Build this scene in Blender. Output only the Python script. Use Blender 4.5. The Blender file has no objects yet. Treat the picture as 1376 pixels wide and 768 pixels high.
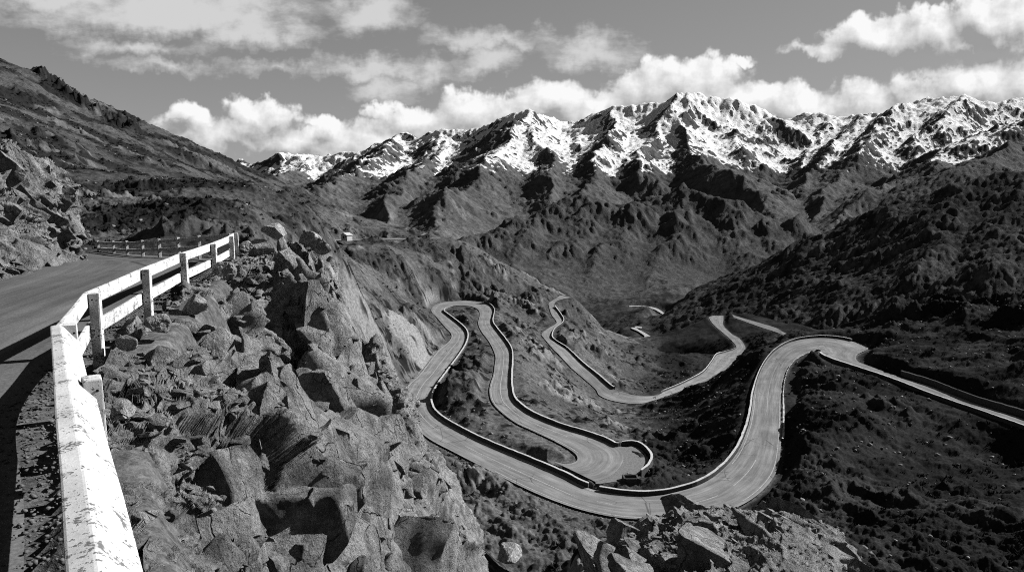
import bpy, bmesh, math, random
import numpy as np
random.seed(7)
RNG = np.random.default_rng(11)
scene = bpy.context.scene
COL = scene.collection

# ------------------------------------------------------------------ camera model
F = 917.0                       # focal length in photo pixels (1376 wide)
PITCH = math.atan((384 - 262) / F)
CP, SP = math.cos(PITCH), math.sin(PITCH)

def ray(u, v):
    u = np.asarray(u, float); v = np.asarray(v, float)
    x = (u - 688) / F
    yu = -(v - 384) / F
    return np.stack([x, CP + yu * SP, -SP + yu * CP], -1)

def Pd(u, v, d):
    "point seen at photo position u,v lying at forward distance d"
    r = ray(u, v); return r * (np.asarray(d, float) / r[..., 1])[..., None]

def Pz(u, v, z):
    r = ray(u, v); return r * (np.asarray(z, float) / r[..., 2])[..., None]

# ------------------------------------------------------------------ noise
_perm = RNG.permutation(4096).astype(np.int64)
def _h(ix, iy, iz=0, s=0):
    return _perm[(ix + _perm[(iy + _perm[(iz + s * 131) & 4095]) & 4095]) & 4095]
_ga = RNG.uniform(0, 2 * math.pi, 4096)
_gx, _gy = np.cos(_ga).astype(np.float32), np.sin(_ga).astype(np.float32)
_g3 = RNG.normal(size=(4096, 3)); _g3 /= np.linalg.norm(_g3, axis=1)[:, None]; _g3 = _g3.astype(np.float32)
_r1 = RNG.uniform(0, 1, (4096, 4)).astype(np.float32)

def perlin2(x, y, s=0):
    xi = np.floor(x).astype(np.int64); yi = np.floor(y).astype(np.int64)
    fx = (x - xi).astype(np.float32); fy = (y - yi).astype(np.float32)
    ux = fx * fx * fx * (fx * (fx * 6 - 15) + 10); uy = fy * fy * fy * (fy * (fy * 6 - 15) + 10)
    def g(a, b):
        h = _h(xi + a, yi + b, 0, s)
        return _gx[h] * (fx - a) + _gy[h] * (fy - b)
    a = g(0, 0); b = g(1, 0); c = g(0, 1); d = g(1, 1)
    return ((a + (b - a) * ux) * (1 - uy) + (c + (d - c) * ux) * uy) * 1.5

def fbm2(x, y, o=5, s=0, gain=.5, lac=2.03):
    t = np.zeros(np.shape(x), np.float32); a = 1.0
    for i in range(o):
        t += a * perlin2(x, y, s + i); x = x * lac + 3.7; y = y * lac - 1.3; a *= gain
    return t

def ridged2(x, y, o=5, s=0, gain=.5, lac=2.03):
    t = np.zeros(np.shape(x), np.float32); a = 1.0; w = 1.0
    for i in range(o):
        n = 1 - np.abs(perlin2(x, y, s + i)); n = n * n * w
        w = np.clip(n * 1.6, 0, 1)
        t += a * n; x = x * lac + 5.1; y = y * lac + 2.9; a *= gain
    return t

def perlin3(p, s=0):
    i = np.floor(p).astype(np.int64); f = (p - i).astype(np.float32)
    u = f * f * f * (f * (f * 6 - 15) + 10)
    def g(a, b, c):
        h = _h(i[:, 0] + a, i[:, 1] + b, i[:, 2] + c, s)
        q = _g3[h]
        return q[:, 0] * (f[:, 0] - a) + q[:, 1] * (f[:, 1] - b) + q[:, 2] * (f[:, 2] - c)
    def lx(b, c):
        a0 = g(0, b, c); return a0 + (g(1, b, c) - a0) * u[:, 0]
    y0 = lx(0, 0); y0 = y0 + (lx(1, 0) - y0) * u[:, 1]
    y1 = lx(0, 1); y1 = y1 + (lx(1, 1) - y1) * u[:, 1]
    return (y0 + (y1 - y0) * u[:, 2]) * 1.4

def fbm3(p, o=4, s=0, gain=.5):
    t = np.zeros(len(p), np.float32); a = 1.0
    for k in range(o):
        t += a * perlin3(p, s + k); p = p * 2.03 + 1.7; a *= gain
    return t

def voro3(p, s=0, jit=.95):
    "F1, F2 and facet value (random offset plus random tilt of the nearest cell)"
    i = np.floor(p).astype(np.int64)
    n = len(p)
    f1 = np.full(n, 9., np.float32); f2 = np.full(n, 9., np.float32)
    val = np.zeros(n, np.float32)
    for a in (-1, 0, 1):
        for b in (-1, 0, 1):
            for c in (-1, 0, 1):
                h = _h(i[:, 0] + a, i[:, 1] + b, i[:, 2] + c, s)
                r = _r1[h]
                cc = np.stack([i[:, 0] + a, i[:, 1] + b, i[:, 2] + c], 1) + .5 + (r[:, :3] - .5) * jit
                dv = (p - cc).astype(np.float32)
                d = np.sqrt((dv * dv).sum(1))
                v = (r[:, 3] - .5) + (dv * _g3[h]).sum(1) * .9
                nearer = d < f1
                f2 = np.where(nearer, f1, np.minimum(f2, d))
                val = np.where(nearer, v, val)
                f1 = np.where(nearer, d, f1)
    return f1, f2, val

def smooth(a, b, x):
    t = np.clip((x - a) / (b - a), 0, 1); return t * t * (3 - 2 * t)

# ------------------------------------------------------------------ thin plate spline z(x,y)
class TPS:
    def __init__(self, P, lam=0.02, S=100.0):
        P = np.asarray(P, float); self.S = S
        self.c = P[:, :2] / S
        n = len(P)
        K = self.k(self.c[:, None, :] - self.c[None]) + lam * np.eye(n) * 1e-2
        Q = np.c_[np.ones(n), self.c]
        A = np.zeros((n + 3, n + 3)); A[:n, :n] = K; A[:n, n:] = Q; A[n:, :n] = Q.T
        self.w = np.linalg.solve(A, np.r_[P[:, 2], 0, 0, 0])
    @staticmethod
    def k(d):
        r2 = (d * d).sum(-1); return .5 * r2 * np.log(r2 + 1e-12)
    def __call__(self, x, y):
        sh = x.shape; x = x.ravel() / self.S; y = y.ravel() / self.S
        o = self.w[-3] + self.w[-2] * x + self.w[-1] * y
        w = self.w[:-3].astype(np.float32); cx = self.c[:, 0].astype(np.float32); cy = self.c[:, 1].astype(np.float32)
        out = np.empty(len(x), np.float32); N = 20000
        for k in range(0, len(x), N):
            dx = x[k:k + N, None].astype(np.float32) - cx; dy = y[k:k + N, None].astype(np.float32) - cy
            r2 = dx * dx + dy * dy
            out[k:k + N] = (.5 * r2 * np.log(r2 + 1e-9)) @ w
        return (out + o).reshape(sh)

# ------------------------------------------------------------------ object helpers
def tag(o, label=None, cat=None, group=None, kind=None):
    if label: o['label'] = label
    if cat: o['category'] = cat
    if group: o['group'] = group
    if kind: o['kind'] = kind
    return o

def mesh_obj(name, V, Fq, mat, parent=None, smooth_shade=True, attrs=None):
    "one mesh object from arrays; Fq (n,4) or (n,3) int array or list of tuples"
    me = bpy.data.meshes.new(name)
    V = np.asarray(V, np.float32)
    if isinstance(Fq, np.ndarray):
        n, k = Fq.shape
        me.vertices.add(len(V)); me.vertices.foreach_set('co', V.ravel())
        me.loops.add(n * k); me.loops.foreach_set('vertex_index', Fq.astype(np.int32).ravel())
        me.polygons.add(n)
        me.polygons.foreach_set('loop_start', np.arange(0, n * k, k, dtype=np.int32))
        me.polygons.foreach_set('loop_total', np.full(n, k, np.int32))
        me.update(calc_edges=True)
    else:
        me.from_pydata([tuple(map(float, v)) for v in V], [], [tuple(map(int, f)) for f in Fq]); me.update()
    if smooth_shade:
        me.polygons.foreach_set('use_smooth', np.ones(len(me.polygons), bool))
    if attrs:
        for an, av in attrs.items():
            a = me.attributes.new(an, 'FLOAT', 'POINT'); a.data.foreach_set('value', np.asarray(av, np.float32).ravel())
    if mat: me.materials.append(mat)
    o = bpy.data.objects.new(name, me); COL.objects.link(o)
    if parent: o.parent = parent
    return o

def grid_faces(nr, nc, keep=None):
    i = np.arange(nr * nc).reshape(nr, nc)
    q = np.stack([i[:-1, :-1], i[:-1, 1:], i[1:, 1:], i[1:, :-1]], -1)
    if keep is not None: return q[keep]
    return q.reshape(-1, 4)

def empty(name, loc=(0, 0, 0)):
    o = bpy.data.objects.new(name, None); o.location = loc; o.empty_display_size = .3
    COL.objects.link(o); return o

def catmull(P, n):
    "dense Catmull-Rom through control rows P (k,m), n samples per span"
    P = np.asarray(P, float); k = len(P)
    Q = np.vstack([2 * P[0] - P[1], P, 2 * P[-1] - P[-2]])
    out = []
    for i in range(k - 1):
        a, b, c, d = Q[i], Q[i + 1], Q[i + 2], Q[i + 3]
        t = np.linspace(0, 1, n, endpoint=False)[:, None]
        out.append(.5 * (2 * b + (c - a) * t + (2 * a - 5 * b + 4 * c - d) * t ** 2 + (3 * b - a - 3 * c + d) * t ** 3))
    out.append(P[-1:]); return np.vstack(out)

# ------------------------------------------------------------------ material helpers
class NT:
    "tiny expression helper over a node tree"
    def __init__(self, tree): self.t = tree
    def node(self, ty, **kw):
        n = self.t.nodes.new(ty)
        for k, v in kw.items(): setattr(n, k, v)
        return n
    def link(self, a, b): self.t.links.new(a, b)
    def val(self, sock, v):
        if isinstance(v, (int, float)): sock.default_value = v
        else: self.link(v, sock)
    def m(self, op, a, b=None, c=None, clamp=False):
        n = self.node('ShaderNodeMath', operation=op, use_clamp=clamp)
        for i, v in enumerate((a, b, c)):
            if v is not None: self.val(n.inputs[i], v)
        return n.outputs[0]
    def ramp(self, x, a, b, lo=0., hi=1., smooth=True):
        n = self.node('ShaderNodeMapRange'); n.interpolation_type = 'SMOOTHSTEP' if smooth else 'LINEAR'
        n.clamp = True
        self.val(n.inputs[0], x); n.inputs[1].default_value = a; n.inputs[2].default_value = b
        n.inputs[3].default_value = lo; n.inputs[4].default_value = hi
        return n.outputs[0]
    def mix(self, f, a, b):
        n = self.node('ShaderNodeMix'); n.data_type = 'FLOAT'
        self.val(n.inputs[0], f); self.val(n.inputs[2], a); self.val(n.inputs[3], b)
        return n.outputs[0]
    def noise(self, vec, scale, detail=5, rough=.55, dist=0., lac=2.0):
        n = self.node('ShaderNodeTexNoise'); n.inputs['Scale'].default_value = scale
        n.inputs['Detail'].default_value = detail; n.inputs['Roughness'].default_value = rough
        n.inputs['Distortion'].default_value = dist; n.inputs['Lacunarity'].default_value = lac
        if vec is not None: self.link(vec, n.inputs['Vector'])
        return n.outputs[0]
    def voro(self, vec, scale, feature='F1', rnd=1.0):
        n = self.node('ShaderNodeTexVoronoi'); n.feature = feature
        n.inputs['Scale'].default_value = scale; n.inputs['Randomness'].default_value = rnd
        if vec is not None: self.link(vec, n.inputs['Vector'])
        return n.outputs
    def scale(self, vec, s):
        n = self.node('ShaderNodeVectorMath', operation='MULTIPLY'); self.link(vec, n.inputs[0])
        n.inputs[1].default_value = s; return n.outputs[0]
    def attr(self, name):
        n = self.node('ShaderNodeAttribute'); n.attribute_name = name; return n.outputs['Fac']

def material(name):
    m = bpy.data.materials.new(name); m.use_nodes = True
    nt = NT(m.node_tree)
    b = m.node_tree.nodes['Principled BSDF']
    b.inputs['Specular IOR Level'].default_value = .0
    b.inputs['Roughness'].default_value = .9
    pos = nt.node('ShaderNodeNewGeometry').outputs['Position']
    return m, nt, b, pos

def set_gray(nt, b, g):
    if isinstance(g, (int, float)):
        b.inputs['Base Color'].default_value = (g, g, g, 1)
    else:
        c = nt.node('ShaderNodeCombineColor')
        for i in range(3): nt.link(g, c.inputs[i])
        nt.link(c.outputs[0], b.inputs['Base Color'])

def set_bump(nt, b, h, strength=.5, dist=.1):
    n = nt.node('ShaderNodeBump'); n.inputs['Strength'].default_value = strength
    n.inputs['Distance'].default_value = dist
    nt.link(h, n.inputs['Height']); nt.link(n.outputs[0], b.inputs['Normal'])
# ------------------------------------------------------------------ materials (all neutral: the photograph is black and white)
def make_hill_mat(name, soil, scrub, scale=1.0, bump=.5, bdist=.25):
    m, nt, b, pos = material(name)
    veg = nt.attr('veg'); rock = nt.attr('rock')
    n1 = nt.noise(pos, .035 / scale, 6, .6)
    n2 = nt.noise(pos, .9 / scale, 6, .7)
    n3 = nt.noise(pos, 4.0 / scale, 3, .7)
    base = nt.m('MULTIPLY', nt.ramp(n1, .3, .7, .7, 1.35), soil)
    base = nt.m('MULTIPLY', base, nt.ramp(n2, .3, .7, .55, 1.5))
    base = nt.m('MULTIPLY', base, nt.ramp(n3, .25, .75, .6, 1.4))
    stone = nt.m('MULTIPLY', nt.ramp(nt.noise(pos, 1.7 / scale, 6, .75), .3, .72, .5, 1.6), soil * 2.6)
    g = nt.mix(rock, base, stone)
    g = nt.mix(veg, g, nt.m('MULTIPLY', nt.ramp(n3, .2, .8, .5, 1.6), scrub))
    set_gray(nt, b, g)
    h = nt.m('ADD', nt.m('MULTIPLY', n2, .7), nt.m('MULTIPLY', n3, .3))
    set_bump(nt, b, h, bump, bdist * scale)
    return m

def make_asphalt(name, g, sc=1.0):
    m, nt, b, pos = material(name)
    n1 = nt.noise(pos, .25 * sc, 5, .6); n2 = nt.noise(pos, 30., 4, .7)
    e = nt.attr('across')           # -1..1 over the width: worn wheel tracks, dusty edges
    a = nt.m('ABSOLUTE', e)
    tr = nt.m('ABSOLUTE', nt.m('SUBTRACT', a, .5))
    trk = nt.ramp(tr, .05, .28, 1.12, .95)
    edge = nt.ramp(a, .86, 1.0, 1.0, 1.25)
    x = nt.m('MULTIPLY', nt.ramp(n1, .3, .7, .84, 1.14), g)
    x = nt.m('MULTIPLY', x, nt.ramp(n2, .25, .75, .7, 1.3))
    x = nt.m('MULTIPLY', nt.m('MULTIPLY', x, trk), edge)
    cb = nt.node('ShaderNodeCombineXYZ'); nt.link(nt.m('MULTIPLY', e, 5.), cb.inputs[0]); nt.link(nt.m('MULTIPLY', nt.attr('along'), .09), cb.inputs[1])
    x = nt.m('MULTIPLY', x, nt.ramp(nt.noise(cb.outputs[0], 1.6, 5, .65), .3, .7, .78, 1.22))
    tar = nt.ramp(nt.voro(pos, .22, 'DISTANCE_TO_EDGE')[0], .006, .016)
    tar = nt.mix(nt.ramp(nt.noise(pos, .11, 3, .5), .5, .56), 1., tar)
    x = nt.m('MULTIPLY', x, nt.ramp(tar, 0, 1, .55, 1.))
    set_gray(nt, b, x); b.inputs['Roughness'].default_value = .85
    set_bump(nt, b, n2, .35, .01)
    return m

def make_paint(name, g, dirt=.5, sc=1.0):
    m, nt, b, pos = material(name)
    n1 = nt.noise(pos, 5. * sc, 6, .65); n2 = nt.noise(pos, 38. * sc, 4, .65); n3 = nt.noise(pos, 1.4 * sc, 3, .5)
    chips = nt.ramp(nt.m('ADD', nt.m('MULTIPLY', n2, .55), nt.m('MULTIPLY', n1, .45)), .54, .58)
    grime = nt.ramp(n3, .35, .75, 1., 1. - dirt * .35)
    x = nt.m('MULTIPLY', grime, nt.ramp(n2, .3, .7, g * .9, g * 1.08))
    patch = nt.ramp(nt.m('ADD', nt.m('MULTIPLY', n1, .8), nt.m('MULTIPLY', n2, .2)), .555, .60)
    x = nt.mix(nt.m('MULTIPLY', patch, dirt * .75), x, g * .5)
    x = nt.mix(nt.m('MULTIPLY', chips, dirt), x, g * .2)
    set_gray(nt, b, x); b.inputs['Roughness'].default_value = .7
    set_bump(nt, b, nt.m('SUBTRACT', n2, nt.m('MULTIPLY', chips, .8)), .4, .006)
    return m

def make_rock(name, g, scale=1.0, bump=1.0):
    m, nt, b, pos = material(name)
    tilt = nt.node('ShaderNodeMapping'); tilt.inputs['Rotation'].default_value = (.35, .5, .3); tilt.inputs['Scale'].default_value = (1, 1, .6)
    nt.link(pos, tilt.inputs['Vector']); sp = tilt.outputs[0]
    n1 = nt.noise(sp, .8 / scale, 8, .6); n2 = nt.noise(sp, 3.5 / scale, 9, .68); n3 = nt.noise(pos, 22. / scale, 5, .75)
    wv = nt.node('ShaderNodeVectorMath', operation='MULTIPLY_ADD')
    nn = nt.node('ShaderNodeTexNoise'); nn.inputs['Scale'].default_value = 2.2 / scale; nn.inputs['Detail'].default_value = 4; nt.link(sp, nn.inputs['Vector'])
    nt.link(nn.outputs['Color'], wv.inputs[0]); wv.inputs[1].default_value = (.5 * scale,) * 3; nt.link(sp, wv.inputs[2])
    def cracks(sc, wid):
        v = nt.voro(wv.outputs[0], sc / scale, 'DISTANCE_TO_EDGE')[0]
        return nt.ramp(v, .0, wid)
    c1 = cracks(.8, .012); c2 = cracks(2.9, .018)
    gate = nt.ramp(n1, .50, .62); c2 = nt.mix(gate, 1., c2)
    c1 = nt.mix(nt.ramp(n2, .40, .56), 1., c1)
    crack = nt.m('MULTIPLY', c1, c2)
    dust = nt.attr('dust')
    x = nt.m('MULTIPLY', nt.ramp(n1, .3, .7, .7, 1.3), g)
    x = nt.m('MULTIPLY', x, nt.ramp(n2, .28, .72, .5, 1.5))
    x = nt.m('MULTIPLY', x, nt.ramp(n3, .25, .75, .74, 1.26))
    lich = nt.ramp(nt.noise(pos, 1.9 / scale, 8, .75), .54, .62)
    x = nt.mix(nt.m('MULTIPLY', lich, .6), x, nt.m('MULTIPLY', nt.ramp(n3, .25, .75, .7, 1.3), g * 1.7))
    x = nt.m('MULTIPLY', x, nt.ramp(crack, 0, 1, .5, 1.))
    d = nt.m('MULTIPLY', nt.ramp(n3, .25, .75, .4, 1.5), g * .85)
    x = nt.mix(dust, x, d)
    set_gray(nt, b, x)
    h = nt.m('ADD', nt.m('MULTIPLY', n2, 1.), nt.m('ADD', nt.m('MULTIPLY', n3, .3), nt.m('MULTIPLY', crack, .35)))
    set_bump(nt, b, h, bump, .2 * scale)
    return m

def make_mountain(name):
    m, nt, b, pos = material(name)
    snow = nt.attr('snow')
    n1 = nt.noise(pos, .004, 7, .6); n2 = nt.noise(pos, .03, 6, .68)
    x = nt.m('MULTIPLY', nt.ramp(n1, .3, .7, .7, 1.3), .042)
    x = nt.m('MULTIPLY', x, nt.ramp(n2, .3, .7, .65, 1.35))
    f = nt.m('ADD', nt.m('ADD', snow, nt.m('MULTIPLY', nt.m('SUBTRACT', n2, .5), .6)), nt.m('MULTIPLY', nt.m('SUBTRACT', n1, .5), .35))
    g = nt.mix(nt.ramp(f, .46, .54), x, .38)
    set_gray(nt, b, g)
    set_bump(nt, b, n2, .55, 22.)
    return m

def make_plain(name, g, rough=.85):
    m, nt, b, pos = material(name)
    n = nt.noise(pos, 6., 5, .65)
    set_gray(nt, b, nt.m('MULTIPLY', nt.ramp(n, .3, .7, .7, 1.3), g)); b.inputs['Roughness'].default_value = rough
    set_bump(nt, b, n, .4, .05)
    return m

M = dict(
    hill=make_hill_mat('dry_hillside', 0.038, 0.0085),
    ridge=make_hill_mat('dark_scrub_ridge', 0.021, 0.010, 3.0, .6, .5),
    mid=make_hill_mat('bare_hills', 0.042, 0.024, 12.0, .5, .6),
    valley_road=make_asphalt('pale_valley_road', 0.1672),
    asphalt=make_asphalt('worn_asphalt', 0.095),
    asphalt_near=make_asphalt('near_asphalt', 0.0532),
    ground=make_hill_mat('shelf_soil', 0.042, 0.014, .12, .8, .25),
    gravel=make_plain('pullout_gravel', 0.08),
    line=make_paint('road_line_paint', 0.2052, .7),
    paint=make_paint('flaking_white_paint', 0.33, 1.),
    parapet=make_paint('whitewashed_stone', 0.2584, .5, .4),
    wall=make_plain('retaining_stone', 0.038),
    rock=make_rock('fractured_rock', 0.102),
    cut=make_rock('cut_bank_rock', 0.105, 1.6),
    boulder=make_rock('loose_rock', 0.15, .8),
    mountain=make_mountain('snow_mountain'),
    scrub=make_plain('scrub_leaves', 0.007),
    chips=make_plain('road_chippings', 0.0532),
    stone=make_plain('pale_stones', 0.0988),
    plaster=make_plain('pale_plaster', 0.266),
    roof=make_plain('pale_sheet_roof', 0.228),
    dark=make_plain('dark_opening', 0.0076),
)
# ------------------------------------------------------------------ light, sky with clouds, camera
SUN_AZ, SUN_EL = math.radians(62), math.radians(33)
SUN = np.array([math.sin(SUN_AZ) * math.cos(SUN_EL), math.cos(SUN_AZ) * math.cos(SUN_EL), math.sin(SUN_EL)])
sl = bpy.data.lights.new('sun', 'SUN'); sl.energy = 5.0; sl.angle = math.radians(.5); sl.color = (1, 1, 1)
so = bpy.data.objects.new('sun', sl); COL.objects.link(so)
from mathutils import Vector
so.rotation_euler = Vector(SUN).to_track_quat('Z', 'Y').to_euler()
so.location = (60, 20, 60)

w = bpy.data.worlds.new('World'); scene.world = w; w.use_nodes = True
wn = NT(w.node_tree); bg = w.node_tree.nodes['Background']
sky = wn.node('ShaderNodeTexSky'); sky.sky_type = 'NISHITA'; sky.sun_disc = False
sky.sun_elevation = SUN_EL; sky.sun_rotation = SUN_AZ; sky.altitude = 1800
sep = wn.node('ShaderNodeSeparateColor'); wn.link(sky.outputs[0], sep.inputs[0])
# black and white film behind a red filter: mostly the red of the sky, a little green
skyv = wn.m('ADD', wn.m('MULTIPLY', sep.outputs[0], .8), wn.m('MULTIPLY', sep.outputs[1], .2))
tc = wn.node('ShaderNodeTexCoord').outputs['Generated']
sx = wn.node('ShaderNodeSeparateXYZ'); wn.link(tc, sx.inputs[0])
yy = wn.m('MAXIMUM', sx.outputs[1], .05)
S0 = wn.m('DIVIDE', sx.outputs[0], yy); T0 = wn.m('DIVIDE', sx.outputs[2], yy)
cmb = wn.node('ShaderNodeCombineXYZ'); wn.link(S0, cmb.inputs[0]); wn.link(T0, cmb.inputs[1])
ST = cmb.outputs[0]
def st(u, v):
    r = ray(u, v); return r[0] / r[1], r[2] / r[1]
def blobs(lst, S, T):
    out = None
    for (u, v, ru, rt, rb) in lst:
        s0, t0 = st(u, v); sh = min(1.15, math.sqrt(rt / 38)); ru /= F; rt /= F; rb /= F
        a = wn.m('MULTIPLY', wn.m('SUBTRACT', S, s0), 1 / ru)
        d = wn.m('SUBTRACT', T, t0)
        up = wn.m('MULTIPLY', wn.m('MAXIMUM', d, 0.), 1 / rt)
        dn = wn.m('MULTIPLY', wn.m('MINIMUM', d, 0.), 1 / rb)
        q = wn.m('SQRT', wn.m('ADD', wn.m('MULTIPLY', a, a), wn.m('ADD', wn.m('MULTIPLY', up, up), wn.m('MULTIPLY', dn, dn))))
        e = wn.m('MULTIPLY', wn.m('SUBTRACT', 1., q), sh)
        out = e if out is None else wn.m('SMOOTH_MAX', out, e, .10)
    return out
crisp = [(1195, 55, 118, 42, 30), (1250, 40, 75, 40, 45), (1110, 70, 55, 20, 15), (1340, 30, 75, 45, 35), (1290, 62, 70, 16, 14),
         (740, 140, 60, 42, 40), (800, 145, 70, 30, 40), (870, 120, 70, 42, 60), (940, 115, 75, 48, 60), (1010, 135, 60, 38, 50),
         (1070, 140, 60, 40, 40), (1150, 135, 55, 34, 40), (1240, 135, 60, 34, 40), (1320, 120, 70, 44, 50), (1400, 110, 80, 44, 60),
         (560, 160, 70, 26, 30), (630, 150, 60, 34, 40), (690, 150, 60, 28, 30), (520, 155, 36, 18, 18),
         (350, 158, 56, 32, 22), (260, 158, 52, 20, 14), (310, 175, 110, 26, 30), (440, 165, 50, 18, 22), (400, 190, 120, 22, 25),
         (500, 190, 120, 30, 30), (650, 170, 150, 30, 40), (985, 78, 34, 8, 8)]
soft = [(513, 122, 40, 24, 22), (505, 18, 62, 30, 26), (585, 96, 40, 22, 18), (220, 20, 210, 45, 32), (340, 40, 90, 40, 25), (180, 66, 90, 12, 12), (490, 95, 100, 20, 14), (380, 92, 90, 10, 10), (230, 90, 60, 8, 8),
        (655, 82, 44, 26, 18), (790, 70, 62, 26, 26), (660, 55, 90, 18, 12), (90, 0, 120, 30, 20)]
def cloud(dx, dy):
    n = wn.node('ShaderNodeVectorMath', operation='ADD'); wn.link(ST, n.inputs[0]); n.inputs[1].default_value = (dx, dy, 0); Q = n.outputs[0]
    wa = wn.noise(Q, 13., 4, .6); wb = wn.noise(wn.scale(Q, (1.3, .9, 1)), 15., 4, .6)
    Sx = wn.m('ADD', wn.m('ADD', S0, dx), wn.m('MULTIPLY', wn.m('SUBTRACT', wa, .5), .10))
    Tx = wn.m('ADD', wn.m('ADD', T0, dy), wn.m('MULTIPLY', wn.m('SUBTRACT', wb, .5), .07))
    bil = wn.voro(wn.scale(Q, (1, 1.25, 1)), 34.)[0]          # rounded heads
    n1 = wn.noise(wn.scale(Q, (1, 1.35, 1)), 16., 9, .6); 
    w_ = wn.m('ADD', wn.m('MULTIPLY', wn.m('SUBTRACT', n1, .5), 1.5), wn.m('MULTIPLY', wn.m('SUBTRACT', .38, bil), .45))
    return blobs(crisp, Sx, Tx), w_, Sx, Tx
ec, wob, S, T = cloud(0, 0)
e2, wob2, _, _ = cloud(.010, .024)
es = blobs(soft, S, T)
dcr = wn.m('ADD', ec, wn.m('MULTIPLY', wob, .62))
dsh = wn.m('ADD', e2, wn.m('MULTIPLY', wob2, .62))
dc = wn.ramp(dcr, .0, .30)
nzs = wn.noise(wn.scale(ST, (.8, 1.7, 1)), 14., 9, .62)
ds = wn.m('MULTIPLY', wn.ramp(wn.m('ADD', es, wn.m('MULTIPLY', wn.m('SUBTRACT', nzs, .5), 2.1)), -.2, .7), .9)
dens = wn.m('MAXIMUM', dc, ds)
br = wn.m('ADD', .172, wn.m('ADD', wn.m('MULTIPLY', wn.m('SUBTRACT', dcr, dsh), .17), wn.m('MULTIPLY', wn.m('SUBTRACT', nzs, .5), .16)))
br = wn.m('MAXIMUM', wn.m('MINIMUM', br, .285), .10)
br = wn.mix(wn.ramp(wn.m('SUBTRACT', ds, dc), 0., .3), br, .205)
SKY_STRENGTH = .06
skyl = wn.m('MULTIPLY', skyv, SKY_STRENGTH)
skyl = wn.m('DIVIDE', skyl, wn.m('ADD', 1., wn.m('MULTIPLY', skyl, 1 / .16)))
total = wn.mix(dens, skyl, br)
cc = wn.node('ShaderNodeCombineColor')
for i in range(3): wn.link(total, cc.inputs[i])
wn.link(cc.outputs[0], bg.inputs[0]); bg.inputs[1].default_value = 1.0

cam = bpy.data.cameras.new('camera'); co = bpy.data.objects.new('camera', cam); COL.objects.link(co)
cam.sensor_width = 36; cam.lens = 36 * F / 1376
cam.clip_start = .05; cam.clip_end = 60000
co.location = (0, 0, 0); co.rotation_euler = (math.pi / 2 - PITCH, 0, 0)
scene.camera = co
vs = scene.view_settings
vs.view_transform = 'Standard'; vs.look = 'None'; vs.gamma = 1; vs.use_curve_mapping = False; vs.exposure = 1.75
scene.render.engine = 'CYCLES'
cy = scene.cycles
cy.max_bounces = 4; cy.diffuse_bounces = 2; cy.glossy_bounces = 1; cy.transmission_bounces = 1
cy.use_adaptive_sampling = True; cy.adaptive_threshold = .05
cy.use_denoising = False          # sampling noise stands in for the film's grain
cy.filter_width = 1.1

cy.sample_clamp_direct = 6; cy.sample_clamp_indirect = 2
# ------------------------------------------------------------------ roads: edge pairs (left edge, right edge of travel) with their level
def pairs_to_world(rows, n=10):
    L = np.array([Pz(a, b, z) for (a, b, c, d, z) in rows]); R = np.array([Pz(c, d, z) for (a, b, c, d, z) in rows])
    X = catmull(np.hstack([L, R]), n)
    return X[:, :3], X[:, 3:]

ROAD_A = [(1560, 643, 1560, 626, -31.5), (1460, 607, 1460, 594, -32.5), (1376, 575, 1376, 562.5, -33.5), (1319, 555, 1308, 540.7, -34), (1253, 532, 1253, 519.5, -34.5), (1200, 511, 1210, 506.5, -35),
          (1160, 497.5, 1171, 492.5, -35.4), (1125, 486, 1152, 484.5, -35.7), (1107, 478.5, 1152, 476, -35.9), (1103, 474, 1166, 466, -36),
          (1103, 470.5, 1131, 455.5, -36.1), (1098, 470, 1098, 453.5, -36.3), (1076, 479, 1066, 458.5, -36.7), (1062, 491, 1045, 469, -37.1), (1055, 507, 1031, 483, -37.6),
          (1052, 525, 1020, 503, -38), (1051, 540, 1013, 528, -38.3), (1051, 560, 1010, 551, -38.7), (1050, 588, 1004, 577, -39.1), (1045, 628, 990, 608, -39.6),
          (1028, 655, 968, 633, -39.9), (1000, 676, 942, 650, -40.1), (960, 691, 909, 660.5, -40.3), (910, 697, 884, 664.5, -40.4), (862, 697, 858, 665.5, -40.5), (820, 693, 826, 662.5, -40.5),
          (770, 681, 790, 655, -40.6), (720, 662, 757, 639, -40.6), (680, 643, 715, 621, -40.6), (645, 625, 669, 602, -40.6), (610, 607, 636, 587, -40.6), (575, 588, 604, 570, -40.6),
          (553, 567, 586, 557, -40.6), (541, 548, 579, 546, -40.6), (540, 534, 579, 533, -40.6), (549, 516, 588, 516, -40.7), (564, 502, 599, 501, -40.8), (587, 472, 620.7, 471, -41),
          (603, 458.5, 627.5, 456, -41.1), (606.5, 449, 626.5, 446, -41.2), (598, 439, 618, 436.5, -41.3), (587, 426, 602, 424, -41.4), (579.5, 417, 596, 419, -41.5), (584, 410, 599, 415.5, -41.5),
          (596, 405.8, 606, 411.8, -41.5), (612, 404.3, 614, 410, -41.5), (630, 404, 629, 410.7, -41.4), (648, 406, 638, 413, -41.3), (659, 410.5, 643.5, 417, -41.2), (664, 418, 644.5, 424, -41.1),
          (661.5, 432, 642.5, 434, -41), (666, 441, 647, 445, -40.9), (677.5, 455.6, 658, 460, -40.7), (687, 471, 665.5, 477.5, -40.5), (687.5, 490, 664.5, 492, -40.3), (686.5, 502, 663, 503, -40.2),
          (686.5, 519, 658, 520, -40.05), (690, 536, 660, 537, -40.05), (702, 548.5, 671, 551, -40.05), (720, 559.5, 692, 567, -40.05), (753, 573, 716, 578.5, -40.05), (789, 584, 745, 592, -40.05),
          (817, 594.5, 768, 605, -40.05), (835, 607, 775.5, 613, -40.05), (836, 622, 774, 619, -40.05), (820, 639, 762, 623, -40.05), (800, 646.5, 745, 620, -40.05)]
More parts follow.
